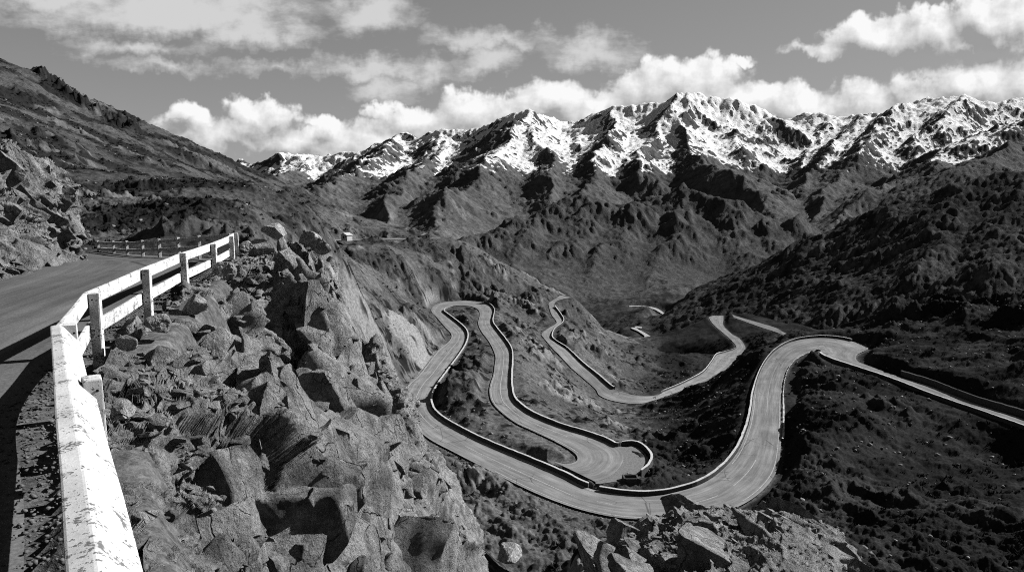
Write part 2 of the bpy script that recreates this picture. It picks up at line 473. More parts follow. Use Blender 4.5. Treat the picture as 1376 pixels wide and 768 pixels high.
ROAD_B = [(768, 399.5, 753, 396.5, -44), (757, 401.5, 748, 400, -44), (747, 405, 738, 406.5, -44.5), (745, 412, 737.5, 411, -45.2), (751, 420, 741.5, 423, -46), (757, 430, 748, 433, -46.8),
          (754, 436, 738, 440, -47.4), (745, 443, 728, 448, -48), (741, 453, 731, 454, -48.8), (748, 460, 742, 467, -49.6), (762, 469, 752, 477, -50.6), (783, 489, 768, 494, -52.6), (803, 505, 783, 507, -54.2),
          (822, 521, 800, 522, -56), (838, 527, 806, 531, -57), (858, 531.5, 824, 538, -57.6), (880, 531, 857, 542, -58.2), (893, 525.5, 882, 536.5, -59), (908, 519.5, 901, 530, -60), (924, 512, 922, 522, -61),
          (945, 500.5, 958, 508, -62.2), (956, 487, 972, 499, -63.2), (963, 477, 985, 486, -64), (975, 473, 1000, 470, -64.8), (989, 467.5, 1000, 463, -65.6), (985, 459, 993, 454, -66.2), (973, 448, 983, 448, -66.8),
          (960, 437, 972, 437, -67.2), (953, 427, 972, 428, -67.6), (957, 424, 972, 423.5, -68)]
ROAD_E = [(984, 422.5, 986, 426.5, -65), (996, 426.5, 998, 430.5, -64.5), (1017, 432.5, 1020, 438.5, -64), (1042, 440, 1046, 447, -63), (1055, 447, 1056, 453, -62.5), (1085, 457, 1086, 461, -62.5)]
ROAD_D = [(400, 327, 400, 328.5, -16), (425, 324.5, 425, 326, -16.5), (452, 321.5, 452, 323, -17), (480, 321, 480, 322.4, -17.8), (520, 320.5, 520, 321.8, -18.4), (560, 319.8, 560, 321, -19), (592, 319.6, 592, 320.6, -19.4)]
ROADS = {k: pairs_to_world(v, n) for k, v, n in (('A', ROAD_A, 12), ('B', ROAD_B, 10), ('E', ROAD_E, 8), ('D', ROAD_D, 10))}

# the near road, from behind the viewer round the bend
RG = -2.26
NR_R = [(2.2, -4.4, RG), (.35, -1.0, RG), (-1.75, 2.1, RG), (-3.4, 4.5, RG), (-5.15, 6.9, RG), (-6.3, 9.4, RG), (-7.2, 12.5, RG), (-8.1, 15.9, RG), (-8.85, 19.2, RG), (-9.8, 22.6, RG - .05), (-11.2, 26, RG - .2), (-14, 30.2, RG - .5), (-18.5, 34.8, RG - .8), (-25, 40, RG - 1.05), (-34, 45.5, RG - 1.3), (-46, 50, RG - 1.7)]
NR_L = [(-5.2, -8.6, RG), (-7.2, -4, RG), (-8.6, 0, RG), (-9.8, 4, RG), (-11.2, 8.2, RG), (-12.3, 11.8, RG), (-13, 14.8, RG), (-13.7, 17.6, RG), (-14.6, 20.2, RG), (-15.9, 22.6, RG - .05), (-18, 25.2, RG - .2), (-21.5, 28.4, RG - .5), (-26, 32, RG - .8), (-32, 36, RG - 1.05), (-40, 40.5, RG - 1.3), (-50, 44, RG - 1.7)]
X = catmull(np.hstack([np.array(NR_L), np.array(NR_R)]), 14); NL, NRt = X[:, :3], X[:, 3:]
ROADS['N'] = (NL, NRt)

def ribbon(name, L, R, mat, lift=.0, nx=8, crown=.0):
    t = np.linspace(0, 1, nx)[None, :, None]
    V = L[:, None] * (1 - t) + R[:, None] * t
    V[..., 2] += lift + crown * (1 - (2 * t[..., 0] - 1) ** 2)
    ac = np.broadcast_to(2 * t[..., 0] - 1, V.shape[:2])
    C = (L + R) / 2; al = np.r_[0, np.cumsum(np.linalg.norm(np.diff(C, axis=0), axis=1))][:, None] * np.ones((1, nx))
    return mesh_obj(name, V.reshape(-1, 3), grid_faces(len(L), nx), mat, attrs={'across': ac, 'along': al})

def line_on(L, R, f, wid, i0, i1, lift, mat, name='road_marking'):
    "painted line at fraction f of the width between sample rows i0..i1"
    c = (L * (1 - f) + R * f)[i0:i1]
    d = (R - L)[i0:i1]; d = d / np.linalg.norm(d, axis=1)[:, None]
    t = np.array([-1, 1.])[None, :, None]
    V = c[:, None] + d[:, None] * t * wid / 2; V[..., 2] += lift
    return V.reshape(-1, 3), grid_faces(len(c), 2)

def join(parts):
    Vs, Fs, k = [], [], 0
    for V, Fq in parts:
        Vs.append(V); Fs.append(Fq + k); k += len(V)
    return np.vstack(Vs), np.vstack(Fs)

for key, nm in (('A', 'road'), ('B', 'road'), ('E', 'road'), ('D', 'road')):
    L, R = ROADS[key]
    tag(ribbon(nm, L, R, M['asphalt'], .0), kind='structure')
def row(key, ctrl): return int(ctrl * {'A': 12, 'B': 10}[key])
LA, RA = ROADS['A']
W = .13
mk = [line_on(LA, RA, .5, W, row('A', 12), row('A', 17), .012, M['line']),
      line_on(LA, RA, .52, W, row('A', 19), row('A', 20.5), .012, M['line']),
      line_on(LA, RA, .5, W, row('A', 21.2), row('A', 22), .012, M['line']),
      line_on(LA, RA, .55, W, row('A', 22.6), row('A', 23.1), .012, M['line']),
      line_on(LA, RA, .5, W, row('A', 25), row('A', 25.6), .012, M['line']),
      line_on(LA, RA, .45, W, row('A', 26.2), row('A', 30.), .012, M['line']),
      line_on(LA, RA, .5, W, row('A', 31), row('A', 40), .012, M['line']),
      line_on(LA, RA, .5, W, row('A', 50), row('A', 61), .012, M['line']),
      line_on(LA, RA, .08, W, row('A', 12), row('A', 21.), .012, M['line']),
      line_on(LA, RA, .07, W, row('A', 21.4), row('A', 28.6), .012, M['line']),
      line_on(LA, RA, .93, W, row('A', 16), row('A', 19.6), .012, M['line']),
      line_on(LA, RA, .93, W, row('A', 25.5), row('A', 33), .012, M['line']),
      line_on(LA, RA, .06, W, row('A', 33), row('A', 39), .012, M['line']),
      line_on(LA, RA, .93, W, row('A', 55), row('A', 62.5), .012, M['line']),
      line_on(LA, RA, .06, W, row('A', 1), row('A', 8), .012, M['line'])]
V, Fq = join(mk); tag(mesh_obj('road_markings', V, Fq, M['line']), kind='structure')
# ------------------------------------------------------------------ the hillside under the roads
CT = []
for rows in (ROAD_A, ROAD_B, ROAD_E, ROAD_D):
    for (a, b, c, d, z) in rows:
        CT += [Pz(a, b, z), Pz(c, d, z)]
def cz(u, v, z): CT.append(Pz(u, v, z))
def cd(u, v, d): CT.append(Pd(u, v, d))
# near bank in front of the lower road
for u, v, z in [(600, 640, -37.5), (560, 600, -38.2), (640, 680, -36.5), (700, 720, -35), (620, 768, -31.5), (750, 740, -34.6), (800, 768, -33), (860, 730, -36), (900, 768, -34), (540, 580, -38), (580, 700, -33), (520, 640, -34),
                (760, 700, -38.5), (700, 670, -39), (1000, 740, -36), (1100, 700, -37.6), (1050, 665, -38.8), (1200, 620, -37.4), (1376, 768, -32.5), (1376, 690, -35), (1376, 640, -36.3), (1250, 700, -35.6), (1150, 768, -34), (1250, 768, -33), (1300, 600, -36.6),
                (1500, 768, -31), (1500, 690, -34), (1376, 612, -37),
                (1110, 560, -34.8), (1100, 590, -36.0), (1110, 520, -36.2), (1150, 530, -35.4), (1200, 555, -35.6), (1250, 575, -36.4), (1090, 625, -38.2), (1085, 545, -35.6), (1150, 590, -36.2), (1200, 530, -36.2),
                (1250, 480, -33.2), (1300, 492, -31.6), (1376, 512, -30.8), (1376, 450, -28.6), (1376, 402, -26), (1300, 410, -29), (1240, 415, -30.5), (1180, 445, -33), (1215, 468, -33), (1500, 520, -28.5), (1500, 440, -26), (1500, 400, -23)]: cz(u, v, z)
cz(1195, 482, -33.6); cz(1320, 450, -29.8)
# behind the right hill it drops to the valley side
for u, z, d in [(1180, -55, 230), (1250, -55, 240), (1376, -50, 250), (1500, -45, 250), (1120, -52, 215), (1376, -66, 330), (1250, -70, 330), (1150, -70, 330), (1500, -60, 330)]:
    CT.append(np.array([(u - 688) / F * d, d, z]))
# inside the loop
for u, v, z in [(620, 500, -40.8), (610, 545, -40.3), (640, 480, -40.9), (630, 560, -40.2), (690, 585, -39.8), (730, 605, -39.6), (620, 425, -41.6), (632, 445, -41.2), (640, 530, -40.2), (600, 520, -40.6), (700, 605, -40)]: cz(u, v, z)
# beyond bulb, ravine, flank of road B
for u, v, z in [(880, 640, -40.5), (905, 620, -43), (895, 585, -49), (860, 575, -50), (930, 590, -46), (960, 560, -44), (980, 520, -43), (1000, 490, -42), (1030, 463, -41), (930, 550, -52), (880, 560, -55),
                (760, 540, -48), (720, 500, -46), (700, 450, -45), (690, 420, -44), (800, 560, -50), (740, 480, -48.5),
                (870, 500, -63), (840, 510, -60), (820, 490, -57), (790, 460, -54.5), (770, 430, -52.), (790, 420, -53.5), (830, 460, -60), (870, 475, -66), (900, 500, -65), (930, 480, -67), (960, 460, -69),
                (1020, 460, -57), (1000, 478, -57)]: cz(u, v, z)
# hillside and crest to the left of the loop
for u, v, z in [(560, 470, -37.2), (530, 500, -36.3), (540, 440, -33), (500, 420, -25), (480, 380, -17.5), (440, 350, -12.), (580, 370, -31.5), (540, 350, -24), (520, 390, -26), (600, 390, -37.5), (560, 410, -34), (450, 420, -17), (480, 460, -24), (430, 380, -11), (460, 520, -24), (640, 385, -38), (690, 395, -42),
                (500, 335, -19.7), (560, 335, -22)]: cz(u, v, z)
for u, v, d in [(620, 336, 300), (650, 350, 300), (685, 370, 300), (715, 386, 300), (740, 394, 305), (800, 428, 320), (830, 468, 322), (850, 497, 314), (868, 520, 302), (884, 530, 286)]: cd(u, v, d)
for u, z, d in [(600, -60, 380), (660, -70, 380), (720, -78, 390), (780, -85, 400), (840, -92, 400), (900, -92, 400), (560, -45, 380), (950, -85, 420), (1010, -82, 400), (1080, -80, 380), (500, -38, 400), (700, -110, 470), (800, -115, 480), (900, -115, 480), (1000, -108, 480), (1120, -100, 470), (600, -95, 470), (1300, -90, 470), (1450, -80, 470)]:
    CT.append(np.array([(u - 688) / F * d, d, z]))
# the big dark slope on the left
for u, v, d in [(-60, 60, 300), (0, 80, 300), (60, 106, 300), (130, 152, 295), (200, 172, 305), (300, 216, 315), (350, 236, 322), (400, 252, 330), (440, 273, 336), (480, 290, 340), (525, 306, 340), (565, 316, 335),
                (-60, 320, 50), (-60, 250, 90), (-60, 170, 150), (-60, 110, 225), (0, 330, 48), (0, 300, 62), (0, 260, 90), (0, 200, 140), (0, 140, 215), (100, 335, 46), (100, 318, 58), (100, 295, 78), (100, 262, 115), (100, 220, 170), (100, 170, 240),
                (200, 332, 46), (200, 319, 56), (200, 300, 76), (200, 280, 106), (200, 250, 170), (200, 205, 250), (300, 327, 50), (300, 316, 70), (300, 300, 112), (300, 275, 180), (300, 245, 250), (400, 336, 72), (400, 322, 122), (400, 310, 175), (400, 290, 245), (480, 308, 275),
                (0, 350, 36), (60, 350, 36), (130, 352, 37), (-80, 346, 36), (250, 340, 40), (370, 336, 60), (400, 345, 70), (420, 420, 55), (330, 342, 45), (500, 560, 52), (560, 680, 45)]: cd(u, v, d)
for u, v, d in [(0, 80, 300), (60, 106, 300), (130, 152, 295), (200, 172, 305), (300, 216, 315), (400, 252, 330), (480, 290, 340), (-60, 60, 300)]:
    p = Pd(u, v, d); CT.append(p * (390 / d) + np.array([0, 0, -14 - .18 * max(0, p[2])])); CT.append(np.array([p[0] * 1.5, 480, p[2] * .3 - 45]))
hill = TPS(CT, lam=.05)

Y0, Y1 = 34., 500.
A0, A1 = -.86, .98
NC, NR = 1180, 760
aa = np.linspace(A0, A1, NC); ly = np.linspace(math.log(Y0), math.log(Y1), NR)
yg = np.exp(ly)[:, None] * np.ones((1, NC)); xg = aa[None] * yg
# spline on every 4th point, then bilinear up
ia = np.linspace(0, NC - 1, NC // 4 + 1); ir = np.linspace(0, NR - 1, NR // 4 + 1)
ya = np.exp(np.interp(ir, np.arange(NR), ly))[:, None] * np.ones((1, len(ia))); xa = np.interp(ia, np.arange(NC), aa)[None] * ya
za = hill(xa, ya)
def up_rows(Z, src, n): # interpolate along axis 0
    t = np.arange(n); k = np.clip(np.searchsorted(src, t, side='right') - 1, 0, len(src) - 2)
    f = ((t - src[k]) / (src[k + 1] - src[k]))[:, None]
    return Z[k] * (1 - f) + Z[k + 1] * f
z0 = up_rows(up_rows(za, ir, NR).T, ia, NC).T

# distance to the roads (for shoulders and banks)
rd = np.full(z0.shape, 99., np.float32); rz = np.zeros(z0.shape, np.float32)
def quad_distance(X, Y, a, b, c, d):
    "signed distance to a road quad (a-b left edge, d-c right edge) and its level"
    def seg(p, q):
        e = q[:2] - p[:2]; n = max(1e-9, e @ e); t = np.clip(((X - p[0]) * e[0] + (Y - p[1]) * e[1]) / n, 0, 1)
        return np.hypot(X - p[0] - t * e[0], Y - p[1] - t * e[1]), t
    def side(p, q): return (q[0] - p[0]) * (Y - p[1]) - (q[1] - p[1]) * (X - p[0])
    s1, s2, s3, s4 = side(a, b), side(b, c), side(c, d), side(d, a)
    ins = ((s1 >= 0) & (s2 >= 0) & (s3 >= 0) & (s4 >= 0)) | ((s1 <= 0) & (s2 <= 0) & (s3 <= 0) & (s4 <= 0))
    d1, t1 = seg(a, b); d2, t2 = seg(d, c)
    m = np.minimum(d1, d2); t = np.where(d1 < d2, t1, t2)
    z = np.where(d1 < d2, a[2] * (1 - t) + b[2] * t, d[2] * (1 - t) + c[2] * t)
    return np.where(ins, -m, m), z
def stamp(L, R, reach=7.):
    for i in range(len(L) - 1):
        q4 = np.array([L[i], L[i + 1], R[i + 1], R[i]])
        xs = (q4[:, 0].min() - reach, q4[:, 0].max() + reach); ymin = max(Y0, q4[:, 1].min() - reach); ymax = max(Y0 + .1, q4[:, 1].max() + reach)
        r0 = int(np.clip((math.log(ymin) - ly[0]) / (ly[1] - ly[0]), 0, NR - 1)); r1 = int(np.clip((math.log(ymax) - ly[0]) / (ly[1] - ly[0]) + 2, 0, NR))
        al = min(xs[0] / ymin, xs[0] / ymax); ah = max(xs[1] / ymin, xs[1] / ymax)
        c0 = int(np.clip((al - A0) / (aa[1] - aa[0]), 0, NC - 1)); c1 = int(np.clip((ah - A0) / (aa[1] - aa[0]) + 2, 0, NC))
        if r1 <= r0 or c1 <= c0: continue
        dist, zz = quad_distance(xg[r0:r1, c0:c1], yg[r0:r1, c0:c1], *q4)
        s = rd[r0:r1, c0:c1]; q = rz[r0:r1, c0:c1]
        k = dist < s
        s[k] = dist[k]; q[k] = zz[k]
for k in ROADS: stamp(*ROADS[k])

def hill_detail(x, y, z):
    "relief added to the smooth hillside: gullies, stony bumps, scrub"
    far = smooth(60, 260, y)
    g = fbm2(x * .045, y * .045, 5, 3) * (1.0 + 1.8 * far)
    # strata and gullies that run down the slope
    rid = ridged2(x * .05 + .3 * g, y * .022, 4, 20) * (.6 + 1.3 * far)
    st_ = fbm2(x * .30 + y * .1, y * .22, 5, 31) * .42
    fine = fbm2(x * 1.3, y * 1.3, 3, 41) * .16
    return g + rid - 1.0 * far + st_ + fine
dz = hill_detail(xg, yg, z0)
rough = .55 + .9 * smooth(-.15, .35, fbm2(xg * .02, yg * .02, 3, 77))
left = smooth(-.25, -.4, xg / yg)
rough = rough * (1 - .62 * left)
# rocky outcrops poking through
om = smooth(.16, .5, fbm2(xg * .035, yg * .05, 4, 91) - .12 * left)
ou = np.maximum(0, ridged2(xg * .16, yg * .12, 4, 95) - .62) * 1.5 * om
lc = Pz(715, 598, -40.)
ou = ou * smooth(3, 9, np.where(rd > 90, 99, rd)) * smooth(9, 20, np.hypot(xg - lc[0], yg - lc[1]))
keep = smooth(.4, 3.2, rd)
calm = (1 - .5 * smooth(170, 215, yg) * smooth(-.32, -.27, xg / yg) * smooth(-.06, -.10, xg / yg)) * (1 - .6 * smooth(150, 175, yg) * smooth(.14, .18, xg / yg) * smooth(.36, .32, xg / yg)) * (1 - .75 * smooth(255, 290, yg) * smooth(.04, .09, xg / yg))
lc = Pz(722, 600, -40.)
calm = calm * (.2 + .8 * smooth(7, 22, np.hypot(xg - lc[0], yg - lc[1])))
z1 = z0 + (dz * rough + ou) * keep * calm
sk = np.array([Pd(u, v, d) for u, v, d in [(48, 99, 298), (62, 106, 297), (90, 126, 294), (108, 136, 293), (128, 152, 293), (150, 168, 292), (175, 190, 285)]])
ds_ = np.full(xg.shape, 99., np.float32)
for i in range(len(sk) - 1):
    a, b = sk[i], sk[i + 1]; d = b[:2] - a[:2]; t = np.clip(((xg - a[0]) * d[0] + (yg - a[1]) * d[1]) / (d @ d), 0, 1)
    ds_ = np.minimum(ds_, np.hypot(xg - a[0] - t * d[0], yg - a[1] - t * d[1]))
crag_ = smooth(7., 1., ds_) * np.clip(ridged2(xg * .11, yg * .11, 4, 333) - .45, 0, 1.2)
z1 += crag_ * 4.2
nl = left * smooth(150, 80, yg) * smooth(44, 60, yg)
z1 += nl * (.22 * fbm2(xg * .8, yg * .8, 5, 301, .6) + .35 * np.maximum(0, ridged2(xg * .4, yg * .4, 4, 305) - .8))
z1 += .22 * fbm2(xg * .22, yg * .22, 5, 311, .6) * keep
# scrub tufts: small mounds
def tufts(x, y, cell, s, r0, thr):
    X = x / cell; Y = y / cell
    xi = np.floor(X).astype(np.int64); yi = np.floor(Y).astype(np.int64)
    best = np.zeros(x.shape, np.float32)
    for a in (-1, 0, 1):
        for b in (-1, 0, 1):
            h = _h(xi + a, yi + b, 5, s); r = _r1[h]
            rr = r0 * (.45 + .8 * r[..., 2])
            d = np.hypot(X - (xi + a + .5 + (r[..., 0] - .5) * .8), Y - (yi + b + .5 + (r[..., 1] - .5) * .8)) / rr
            v = np.where(r[..., 3] < thr, np.clip(1 - d * d, 0, 1) * (.5 + .6 * r[..., 2]), 0)
            best = np.maximum(best, v)
    return best
vp = smooth(-.25, .35, fbm2(xg * .06, yg * .06, 4, 55))
t1 = tufts(xg + .4 * fbm2(xg, yg, 2, 61), yg, 1.7, 3, .42, .55) * vp
t2 = tufts(xg, yg + .5 * fbm2(xg * .7, yg * .7, 2, 63), 3.9, 4, .36, .4) * (.4 + .6 * vp)
kt = smooth(.3, 1.2, rd)
z1 += (t1 * .3 + t2 * .5) * kt * calm
carve = smooth(3.4, .4, rd)
z2 = np.where(rd < 90, z1 * (1 - carve) + (rz - .12) * carve, z1)
z2 = np.where(rd < .35, rz - .25, z2)
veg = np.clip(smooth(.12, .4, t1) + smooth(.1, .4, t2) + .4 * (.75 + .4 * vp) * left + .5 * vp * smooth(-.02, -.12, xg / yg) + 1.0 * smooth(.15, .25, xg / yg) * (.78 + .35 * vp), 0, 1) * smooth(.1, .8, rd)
# slope for bare rock
gy = np.gradient(z2, axis=0) / np.gradient(yg, axis=0); gx = np.gradient(z2, axis=1) / np.gradient(xg, axis=1)
slope = np.hypot(gx, gy)
rock = np.clip(smooth(1.3, 2.4, slope) * .8 + smooth(.2, .6, ou) * .7, 0, 1) * (1 - veg)
rock *= 1 - .85 * left * smooth(95, 65, yg)
pale = Pz(560, 468, -37.5)
rock = np.maximum(rock, smooth(1., .6, np.hypot((xg - pale[0]) / 9, (yg - pale[1]) / 26) + .35 * fbm2(xg * .3, yg * .12, 4, 12)))
V = np.stack([xg, yg, z2], -1).reshape(-1, 3)
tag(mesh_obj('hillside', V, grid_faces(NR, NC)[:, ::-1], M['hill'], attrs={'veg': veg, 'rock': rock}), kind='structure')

# ------------------------------------------------------------------ scrub and stones scattered over the slope
sr = np.random.default_rng(77)
def scatter(n, wgt):
    w_ = (wgt * yg ** 1.0).ravel(); w_ = w_ / w_.sum()
    i = sr.choice(len(w_), n, p=w_); return i
cell = (yg ** 1.2) * (rd > .5)
i_t = scatter(17000, cell * (.06 + veg) * (yg < 320) * (yg > 40))
PT = V[i_t]; szs = sr.uniform(.22, .75, len(i_t)) * (.6 + .5 * vp.ravel()[i_t])
kk_ = 16
base = np.zeros((len(i_t), kk_, 3, 3), np.float32)
az = sr.uniform(0, 2 * math.pi, (len(i_t), kk_)); ti = sr.uniform(.1, 1.1, (len(i_t), kk_)); ln_ = sr.uniform(.5, 1.1, (len(i_t), kk_)) * szs[:, None]
dx = np.cos(az) * np.sin(ti); dy = np.sin(az) * np.sin(ti); dzz = np.cos(ti) * .8
off = sr.normal(0, .35, (len(i_t), kk_, 2)) * szs[:, None, None]
px_, py_ = -np.sin(az), np.cos(az); wd_ = .16 * szs[:, None]
for q_, (l_, sgn) in enumerate(((.0, 1), (.15, -1), (1., 0))):
    base[:, :, q_, 0] = PT[:, 0, None] + off[..., 0] + dx * ln_ * l_ + px_ * wd_ * sgn
    base[:, :, q_, 1] = PT[:, 1, None] + off[..., 1] + dy * ln_ * l_ + py_ * wd_ * sgn
    base[:, :, q_, 2] = PT[:, 2, None] - .06 + dzz * ln_ * l_
Vt = base.reshape(-1, 3)
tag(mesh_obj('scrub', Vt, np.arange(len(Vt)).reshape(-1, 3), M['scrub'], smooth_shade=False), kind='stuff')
right = smooth(.15, .3, xg / yg)
i_s = scatter(3200, cell * (.25 + smooth(.0, .4, fbm2(xg * .05, yg * .05, 4, 66)) + .5 * right) * (yg < 240) * (yg > 38))
PS = V[i_s]; ss = np.exp(sr.uniform(math.log(.10), math.log(.42), len(i_s)))
O6 = np.array([(1, 0, 0), (0, 1, 0), (-1, 0, 0), (0, -1, 0), (0, 0, 1), (0, 0, -1), (.7, .7, .5), (-.6, .6, .6)], float)
F6 = np.array([(0, 6, 4), (6, 1, 4), (1, 7, 4), (7, 2, 4), (2, 3, 4), (3, 0, 4), (0, 5, 6), (6, 5, 1), (1, 5, 7), (7, 5, 2), (2, 5, 3), (3, 5, 0)])
T = O6[None] * sr.uniform(.6, 1.25, (len(i_s), 8, 3)) * ss[:, None, None] * np.array([1.1, .9, .7])
a_ = sr.uniform(0, 6.28, len(i_s)); ca, sa = np.cos(a_)[:, None], np.sin(a_)[:, None]
T = np.stack([T[..., 0] * ca - T[..., 1] * sa, T[..., 0] * sa + T[..., 1] * ca, T[..., 2]], -1) + PS[:, None] + np.array([0, 0, .02])
Fs_ = (F6[None] + 8 * np.arange(len(i_s))[:, None, None]).reshape(-1, 3)
tag(mesh_obj('loose_stones', T.reshape(-1, 3), Fs_, M['stone'], smooth_shade=False), kind='stuff')
# ------------------------------------------------------------------ valley, bare hills and the snow range
RIDGES = [  # polylines u, v, distance ; steepness k
 ([(200, 235, 11500), (325, 219, 9500), (360, 217, 9300), (385, 209, 9200), (420, 207, 8900), (450, 203, 8500), (465, 198, 8300), (490, 200, 8100), (520, 189, 7900), (537, 182, 7800), (560, 185, 7500), (590, 183, 7300), (610, 178, 7200), (640, 168, 7000),
   (662, 167, 6800), (690, 156, 6500), (705, 151, 6500), (735, 152, 6700), (760, 156, 6800), (785, 154, 6700), (805, 143, 6600), (830, 135, 6500), (850, 136, 6450), (875, 142, 6450), (890, 140, 6400), (905, 132, 6300), (925, 129, 6300), (945, 132, 6350), (980, 133, 6400),
   (1000, 137, 6500), (1025, 146, 6600), (1050, 158, 6800), (1065, 162, 6800), (1085, 157, 6700), (1120, 156, 6500), (1150, 151, 6300), (1165, 148, 6200), (1190, 148, 6100), (1215, 138, 6000), (1250, 132, 5900), (1285, 129, 5800), (1320, 132, 5800), (1350, 138, 5800), (1376, 139, 5800), (1460, 146, 5700), (1600, 150, 5600)], .62),
 ([(537, 182, 7800), (500, 215, 6200), (455, 240, 4700), (425, 258, 3700)], .55),
 ([(420, 207, 8900), (400, 228, 7000), (370, 240, 5600)], .5),
 ([(600, 180, 7300), (590, 205, 6000), (560, 235, 4700), (530, 270, 3400), (515, 305, 2500)], .55),
 ([(705, 151, 6500), (690, 185, 5500), (655, 212, 4600), (622, 245, 3700), (592, 275, 2900), (575, 308, 2200)], .55),
 ([(705, 151, 6500), (722, 190, 5400), (745, 222, 4500), (735, 255, 3700)], .6),
 ([(830, 135, 6500), (832, 170, 5700), (815, 200, 4900), (795, 235, 4100), (765, 265, 3300)], .6),
 ([(785, 154, 6700), (770, 190, 5700), (780, 225, 4700)], .6),
 ([(905, 132, 6300), (890, 165, 5600), (870, 195, 5000), (860, 230, 4200)], .65),
 ([(925, 129, 6300), (922, 165, 5600), (925, 193, 5000), (955, 222, 4200), (1000, 252, 3500), (1060, 298, 2700)], .6),
 ([(980, 133, 6400), (985, 170, 5700), (1000, 205, 4900)], .65),
 ([(1065, 162, 6800), (1045, 200, 5700), (1025, 235, 4700)], .6),
 ([(1120, 156, 6500), (1095, 190, 5600), (1070, 225, 4700)], .65),
 ([(1165, 148, 6200), (1130, 187, 5300), (1092, 226, 4500), (1072, 258, 3900)], .65),
 ([(1215, 138, 6000), (1182, 182, 5000), (1135, 226, 4200), (1108, 262, 3500), (1092, 302, 2900)], .6),
 ([(1285, 129, 5800), (1262, 165, 5100), (1225, 195, 4600)], .65),
 ([(1460, 150, 4900), (1376, 166, 4600), (1312, 190, 4200), (1265, 206, 3900), (1220, 240, 3400), (1160, 275, 3000), (1110, 306, 2600)], .55),
 ([(1500, 150, 4200), (1410, 178, 3800), (1340, 208, 3300), (1290, 232, 2900)], .5),
 ([(560, 322, 1050), (620, 332, 1230), (660, 315, 1340), (720, 293, 1480), (790, 271, 1610), (850, 263, 1690), (905, 257, 1730), (965, 268, 1690), (1030, 285, 1610), (1085, 313, 1500)], .62),
 ([(850, 263, 1690), (838, 295, 1500), (806, 335, 1310), (790, 388, 1110)], .66),
 ([(905, 257, 1730), (912, 300, 1500), (884, 345, 1310), (868, 396, 1110)], .66),
 ([(965, 268, 1690), (985, 310, 1480), (1010, 345, 1330), (1000, 384, 1180)], .66),
 ([(720, 293, 1480), (703, 325, 1300), (692, 355, 1150)], .66),
 ([(790, 271, 1610), (768, 305, 1430), (740, 345, 1240), (737, 384, 1060)], .66),
 ([(1030, 285, 1610), (1052, 322, 1440), (1060, 350, 1340)], .66),
 # dark ridge on the right
 ([(1700, 205, 620), (1500, 222, 640), (1376, 234, 650), (1330, 238, 650), (1280, 247, 660), (1232, 266, 680), (1205, 286, 690), (1130, 321, 730), (1060, 353, 780), (1000, 386, 840), (930, 413, 920), (885, 432, 980)], .55),
 ([(1280, 247, 660), (1262, 310, 540), (1240, 370, 440)], .6),
 ([(1205, 286, 690), (1172, 345, 560), (1130, 408, 450)], .58),
 ([(1376, 234, 650), (1350, 300, 520), (1330, 360, 420)], .6),
 ([(1060, 353, 780), (1050, 395, 620), (1020, 432, 530)], .5),
 ([(1130, 321, 730), (1100, 370, 600), (1070, 420, 500)], .55),
]
MY0, MY1 = 335., 12500.
MA0, MA1 = -.86, .98
MC, MR = 920, 900
ma = np.linspace(MA0, MA1, MC); mly = np.linspace(math.log(MY0), math.log(MY1), MR)
my = np.exp(mly)[:, None] * np.ones((1, MC)); mx = ma[None] * my
# warp so that ridges wander
wx = mx + my * .012 * fbm2(mx / my * 9, np.log(my) * 6, 4, 200); wy = my * (1 + .022 * fbm2(mx / my * 9 + 7, np.log(my) * 6, 4, 210))
mz = np.full(mx.shape, -1e9, np.float32)
rs = np.random.default_rng(5)
def seg_max(a, b, k):
    global mz
    drop = 330. if max(a[1], b[1]) < 3000 else 1500.
    reach = (max(a[2], b[2]) + 260) / k
    ymin, ymax = min(a[1], b[1]) - reach, max(a[1], b[1]) + reach
    r0 = int(np.clip((math.log(max(ymin, MY0)) - mly[0]) / (mly[1] - mly[0]) - 8, 0, MR)); r1 = int(np.clip((math.log(max(ymax, MY0)) - mly[0]) / (mly[1] - mly[0]) + 8, 0, MR))
    yl = max(ymin, MY0); x0, x1 = min(a[0], b[0]) - reach, max(a[0], b[0]) + reach
    al = min(x0 / yl, x0 / ymax); ah = max(x1 / yl, x1 / ymax)
    c0 = int(np.clip((al - MA0) / (ma[1] - ma[0]) - 8, 0, MC)); c1 = int(np.clip((ah - MA0) / (ma[1] - ma[0]) + 8, 0, MC))
    if r1 <= r0 or c1 <= c0: return
    X = wx[r0:r1, c0:c1]; Y = wy[r0:r1, c0:c1]
    d = b[:2] - a[:2]; n = (d * d).sum() + 1e-9
    t = np.clip(((X - a[0]) * d[0] + (Y - a[1]) * d[1]) / n, 0, 1)
    dist = np.hypot(X - a[0] - t * d[0], Y - a[1] - t * d[1])
    h = a[2] * (1 - t) + b[2] * t
    rd_ = .75 if max(a[1], b[1]) < 2600 else .25
    sc = (.035 if rd_ > .5 else .02) * a[1]
    z = h - k * (dist * (1 - rd_) + rd_ * (np.sqrt(dist * dist + sc * sc) - sc)) * (1.08 - .25 * dist / (reach + dist))
    np.maximum(mz[r0:r1, c0:c1], z, out=mz[r0:r1, c0:c1])
